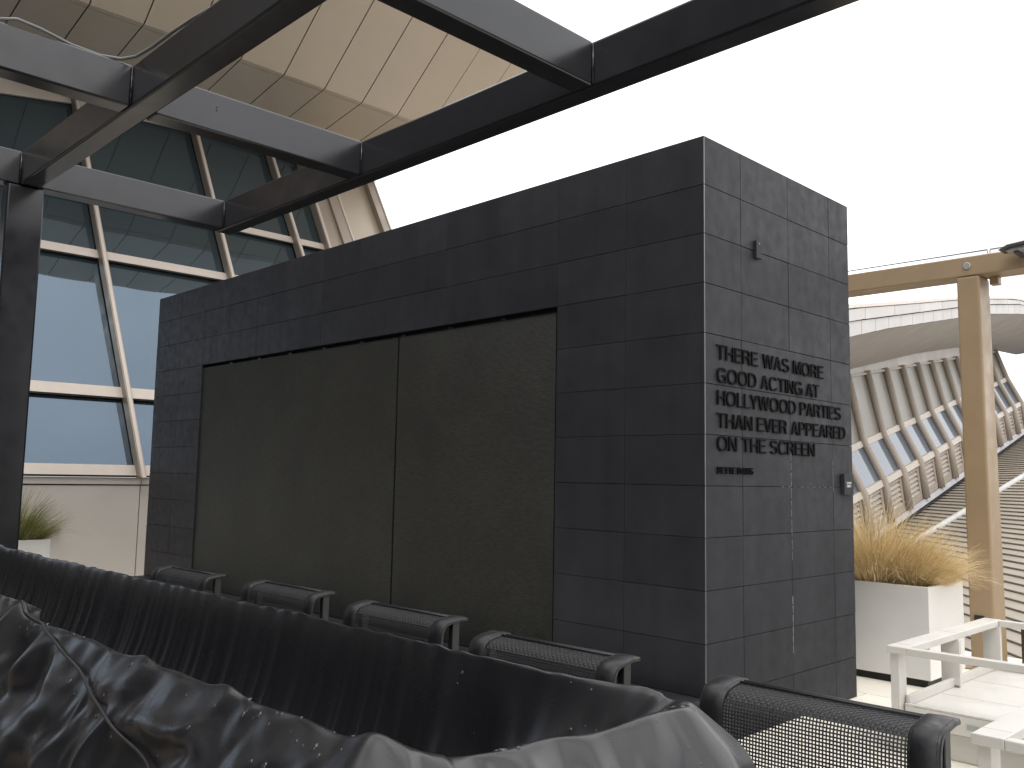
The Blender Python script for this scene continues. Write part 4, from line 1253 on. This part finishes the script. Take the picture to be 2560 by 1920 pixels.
for j in range(RI + RO + 1):
    row = []
    for i in range(n):
        p, nn_ = per[i], nor[i]
        s_ = arcl[i]
        front = nn_.y < -0.5
        back = nn_.y > 0.5
        near = sstep(XF - 0.02, XF + 0.01, p.x)
        zr = ZT
        u = max(0, min(1, (p.y - Y0) / (Y1 - Y0)))
        zr -= 0.006 * u
        xe = X1 - 0.15 * (1 - u)                                                       # where the skewed end lies
        if p.x > xe - 0.08:
            zr -= (0.030 * sin(pi * u ** 0.7)) * min(1, (p.x - (xe - 0.08)) / 0.06)
        if front or p.y < Y0 + 0.1:
            zr += 0.030 * exp(-((p.x - (X1 - 0.19)) ** 2 + (p.y - Y0) ** 2) / 0.0045)                 # peak over the near right post
            zr += 0.050 * exp(-((p.x - (XF + 0.05)) ** 2) / 0.0022)                 # hump where the panels overlap
            zr -= 0.012 * (1 - near)
            zr += 0.014 * exp(-((p.x - 0.62) ** 2) / 0.004) + 0.010 * exp(-((p.x - 1.05) ** 2) / 0.003)
        if p.x > xe - 0.10 and p.y > Y0 + 0.1: zr += 0.016 * noise.noise(V((s_ * 5.5, SD, 13.0)))
        zr += 0.014 * noise.noise(V((s_ * 1.9, SD, 3.0))) + 0.007 * noise.noise(V((s_ * 6.0, SD, 8.0)))
        if back:
            zr += 0.0028 * sin(s_ * 50 + 5.0 * noise.noise(V((s_ * 2.6, 1, 1)))) * sstep(-0.3, 0.5, noise.noise(V((s_ * 1.1, 5, 1)))) + 0.004 * noise.noise(V((s_ * 14.0, SD, 1.0)))
        if j <= RI:
            q = j / RI
            q2 = q ** 0.42
            sp = V((min(max(p.x, X0 + 0.3), X1 - 0.58), yc, 0))
            xy = sp.lerp(p, q2)
            shallow = max(0.0, min(1.0, (xy.x - (X1 - 0.62)) / 0.56))
            dep = 0.46 * (1 - 0.66 * shallow)
            v_ = V((xy.x, xy.y, zr - dep * (1 - q2 ** (6.5 - 3.0 * shallow))))
            k_ = sin(pi * min(1, q2)) if q2 < 1 else 0
            lo = sstep(X1 - 0.7, X1 - 1.3, p.x)
            w1 = s_ + 0.10 * (1 - q2) * noise.noise(V((s_ * 1.5, 2.0, 6.0)))
            pl = max(0.0, 1 - 3.2 * abs(noise.noise(V((w1 * 8.5, 4.0, SD))))) + 0.6 * max(0.0, 1 - 3.2 * abs(noise.noise(V((w1 * 15.0, 1.0, SD)))))
            big = 1 - 2.0 * math.sqrt(fbm((xy.x * 2.6 + 0.8 * xy.y, xy.y * 2.6, 1.1 + v_.z * 2.0), 2) ** 2 + 0.006)
            f_ = lo * (pl - 0.5) + (1 - lo) * (1.5 * big - 0.2)
            am = (0.016 + 0.034 * (1 - lo)) * min(1, 1.6 * k_)
            v_ -= nn_ * (0.5 + 0.5 * f_) * am
            v_.z += 0.06 * shallow * k_ * fbm((xy.x * 4.5, xy.y * 4.5, 2.2))
        else:
            tt = (j - RI) / RO
            tt = tt ** 1.25
            hem = 0.06
            if front: hem = 0.37 + (0.06 - 0.37) * near
            elif p.x < -3.4: hem = 0.37
            drop = (zr - hem) * tt
            fl = 0.022 * (1 - exp(-tt * 16)) + (0.035 if near else 0.01) * tt
            ek = max(0.0, nn_.x) if p.x > X1 - 0.30 else 0.0
            if front and near: fl += 0.46 * near * tt ** 0.9
            fl += 0.38 * ek * (1 - exp(-tt * 2.4))
            if front: fl += 0.10 * sstep(X1 - 0.5, X1, p.x) * (1 - exp(-tt * 2.4))
            if back and p.x > X1 - 0.5: fl += 0.12 * (1 - exp(-tt * 3)) * sstep(X1 - 0.5, X1, p.x)
            grow = 1 - exp(-tt * 11.0)
            # long hanging folds, wandering and fading in and out
            ph = 5.0 * noise.noise(V((s_ * 0.8, SD, 0.3 + tt * 0.5)))
            gate = sstep(-0.15, 0.35, noise.noise(V((s_ * 1.3, 2.0, tt * 1.2))))
            fl += grow * 0.024 * sin(s_ * 21.0 + 1.4 * ph + tt * 5.0) * gate
            if ek > 0:
                fo = noise.noise(V((s_ * 4.2 + 0.4 * tt, 31.0, SD)))
                fl += ek * (1 - exp(-tt * 14)) * (0.045 * (1 - 2.2 * abs(fo)) + 0.034 * sin(s_ * 24 + 6 * fo + 1.5 * tt) + 0.012 * sin(s_ * 47 + 5 * fo))
            # soft dents and slanting creases
            c_ = V((s_ * 1.0 + tt * 0.55, tt * 1.35 - s_ * 0.15, SD))
            wv_ = V((fbm(c_ * 2.0 + V((5, 0, 0)), 2), fbm(c_ * 2.0 + V((0, 5, 0)), 2), 0)) * 0.16
            r1 = 1 - 2.0 * math.sqrt(fbm((c_ + wv_) * 3.3, 1) ** 2 + 0.008)
            r2 = 1 - 2.0 * math.sqrt(fbm((c_ + wv_ * 1.6) * 8.0 + V((3, 7, 0)), 2) ** 2 + 0.006)
            amp = 0.9 if (front and near > 0.5) or ek > 0 else 0.35
            fl += grow * amp * (0.056 * (r1 - 0.5) + 0.006 * (r2 - 0.5) + 0.030 * fbm(c_ * 4.5 + wv_ * 3.0, 2))
            fl += exp(-tt * 22) * min(1, tt * 40) * 0.006 * sin(s_ * 48.0 + 5 * noise.noise(V((s_ * 2.5, SD, 2.0))))
            if front and near < 1: fl -= 0.01 * (1 - near)
            v_ = p + nn_ * fl + V((0, 0, zr - drop))
        row.append(v_)
    rows.append(row)
for it in range(7):                     # soften the shoulders of the fabric
    new = {}
    for j in range(RI - 6, RI + 9):
        w_ = 0.5
        new[j] = [rows[j][i] * (1 - w_) + (rows[j - 1][i] + rows[j + 1][i]) * (w_ * 0.5) for i in range(n)]
    for j, r_ in new.items(): rows[j] = r_
mbx = MB()
for row in rows: mbx.v += row
for j in range(RI + RO):
    for i in range(n):
        i2 = (i + 1) % n
        mbx.f.append((j * n + i, j * n + i2, (j + 1) * n + i2, (j + 1) * n + i))
coA = mbx.build('fabric_cover', M['cloth'], ct, smooth=True, fixn=False)
MB().box(X0 + 0.25, X1 - 0.35, -3.33, -2.95, 0.0, 0.55).build('table_base', M['plinth'], ct, bevel=0.01)
rowsA, n1A, nA = rows, iC, n
# seam piping: over the hump, then slanting down the near panel
def front_pt(x, tt, out=0.0):
    i = iB
    while i < iC - 1 and per[i + 1].x < x: i += 1
    u = max(0.0, min(1.0, (x - per[i].x) / (per[i + 1].x - per[i].x)))
    jj = RI + RO * tt ** (1 / 1.25)
    j = int(min(RI + RO - 1, jj)); v_ = jj - j
    a = rows[j][i].lerp(rows[j][i + 1], u); b_ = rows[j + 1][i].lerp(rows[j + 1][i + 1], u)
    return a.lerp(b_, v_) + nor[i] * out + V((0, 0, out * 0.4))
path = [(-0.30, 0.004), (-0.22, 0.008), (-0.12, 0.018), (0.05, 0.045), (0.22, 0.075), (0.42, 0.105), (0.62, 0.145), (0.85, 0.19), (1.0, 0.23), (1.15, 0.28)]
pts = []
for (a, b_) in zip(path[:-1], path[1:]):
    for k in range(8):
        u = k / 8
        pts.append(front_pt(a[0] + (b_[0] - a[0]) * u, a[1] + (b_[1] - a[1]) * u, 0.003))
for _ in range(8):
    pts = [pts[0]] + [pts[i] * 0.5 + (pts[i - 1] + pts[i + 1]) * 0.25 for i in range(1, len(pts) - 1)] + [pts[-1]]
pts = [p + V((0, -0.004, 0.003)) for p in pts]
loop = [front_pt(-0.43, 0.0005, 0.002), front_pt(-0.42, 0.004, 0.004), front_pt(-0.39, 0.010, 0.004), front_pt(-0.35, 0.010, 0.004)]
pipe_ = MB(); pipe_.tube(loop + pts, 0.0046, 8)
pipe_.build('seam_piping', M['piping'], coA, smooth=True)
# water drops
rnd = random.Random(5)
dm = MB()
def drop(p, nrm_, r_, sq, el=1.0):
    n_ = nrm_.normalized()
    a = n_.cross(V((0.3, 0.2, 1))).normalized(); b_ = n_.cross(a)
    base = len(dm.v)
    rg = [(0.0, 1.0), (0.55, 0.83), (0.87, 0.48), (1.0, 0.0)]
    dm.v.append(p + n_ * r_ * sq)
    K_ = 8
    for rr, hh in rg[1:]:
        for k in range(K_):
            t_ = 2 * pi * k / K_
            dm.v.append(p + a * cos(t_) * r_ * rr + b_ * sin(t_) * r_ * rr * el + n_ * r_ * sq * hh)
    for k in range(K_): dm.f.append((base, base + 1 + k, base + 1 + (k + 1) % K_))
    for q in range(2):
        for k in range(K_):
            o_ = base + 1 + q * K_
            dm.f.append((o_ + k, o_ + K_ + k, o_ + K_ + (k + 1) % K_, o_ + (k + 1) % K_))
def surf(j, i):
    p = rowsA[j][i]
    e1 = rowsA[j][(i + 1) % nA] - p
    e2 = rowsA[j + 1][i] - p
    nn_ = e1.cross(e2)
    if nn_.length < 1e-12: return None
    nn_.normalize()
    return p, nn_
cnt = 0
centers = [(rnd.randint(iB, iC - 1), rnd.randint(RI + 2, RI + 30)) for _ in range(17)] + [(rnd.randint(iC - 60, iC + 260), rnd.randint(RI - 16, RI + 14)) for _ in range(34)]
for ci, cj in centers:
    for _ in range(rnd.randint(2, 7)):
        i = int(ci + rnd.gauss(0, 9)) % nA; j = int(cj + rnd.gauss(0, 3))
        if not (4 < j < RI + RO - 2): continue
        s_ = surf(j, i)
        if not s_: continue
        p, nn_ = s_
        if nn_.dot(CAM - p) < 0: nn_ = -nn_
        drop(p - nn_ * 0.0004, nn_, rnd.choice((0.0022, 0.003, 0.004, 0.0058)), 0.55, rnd.uniform(0.8, 1.9))
do = dm.build('water_drops', M['drop'], coA, smooth=True, fixn=False)
do['kind'] = 'stuff'
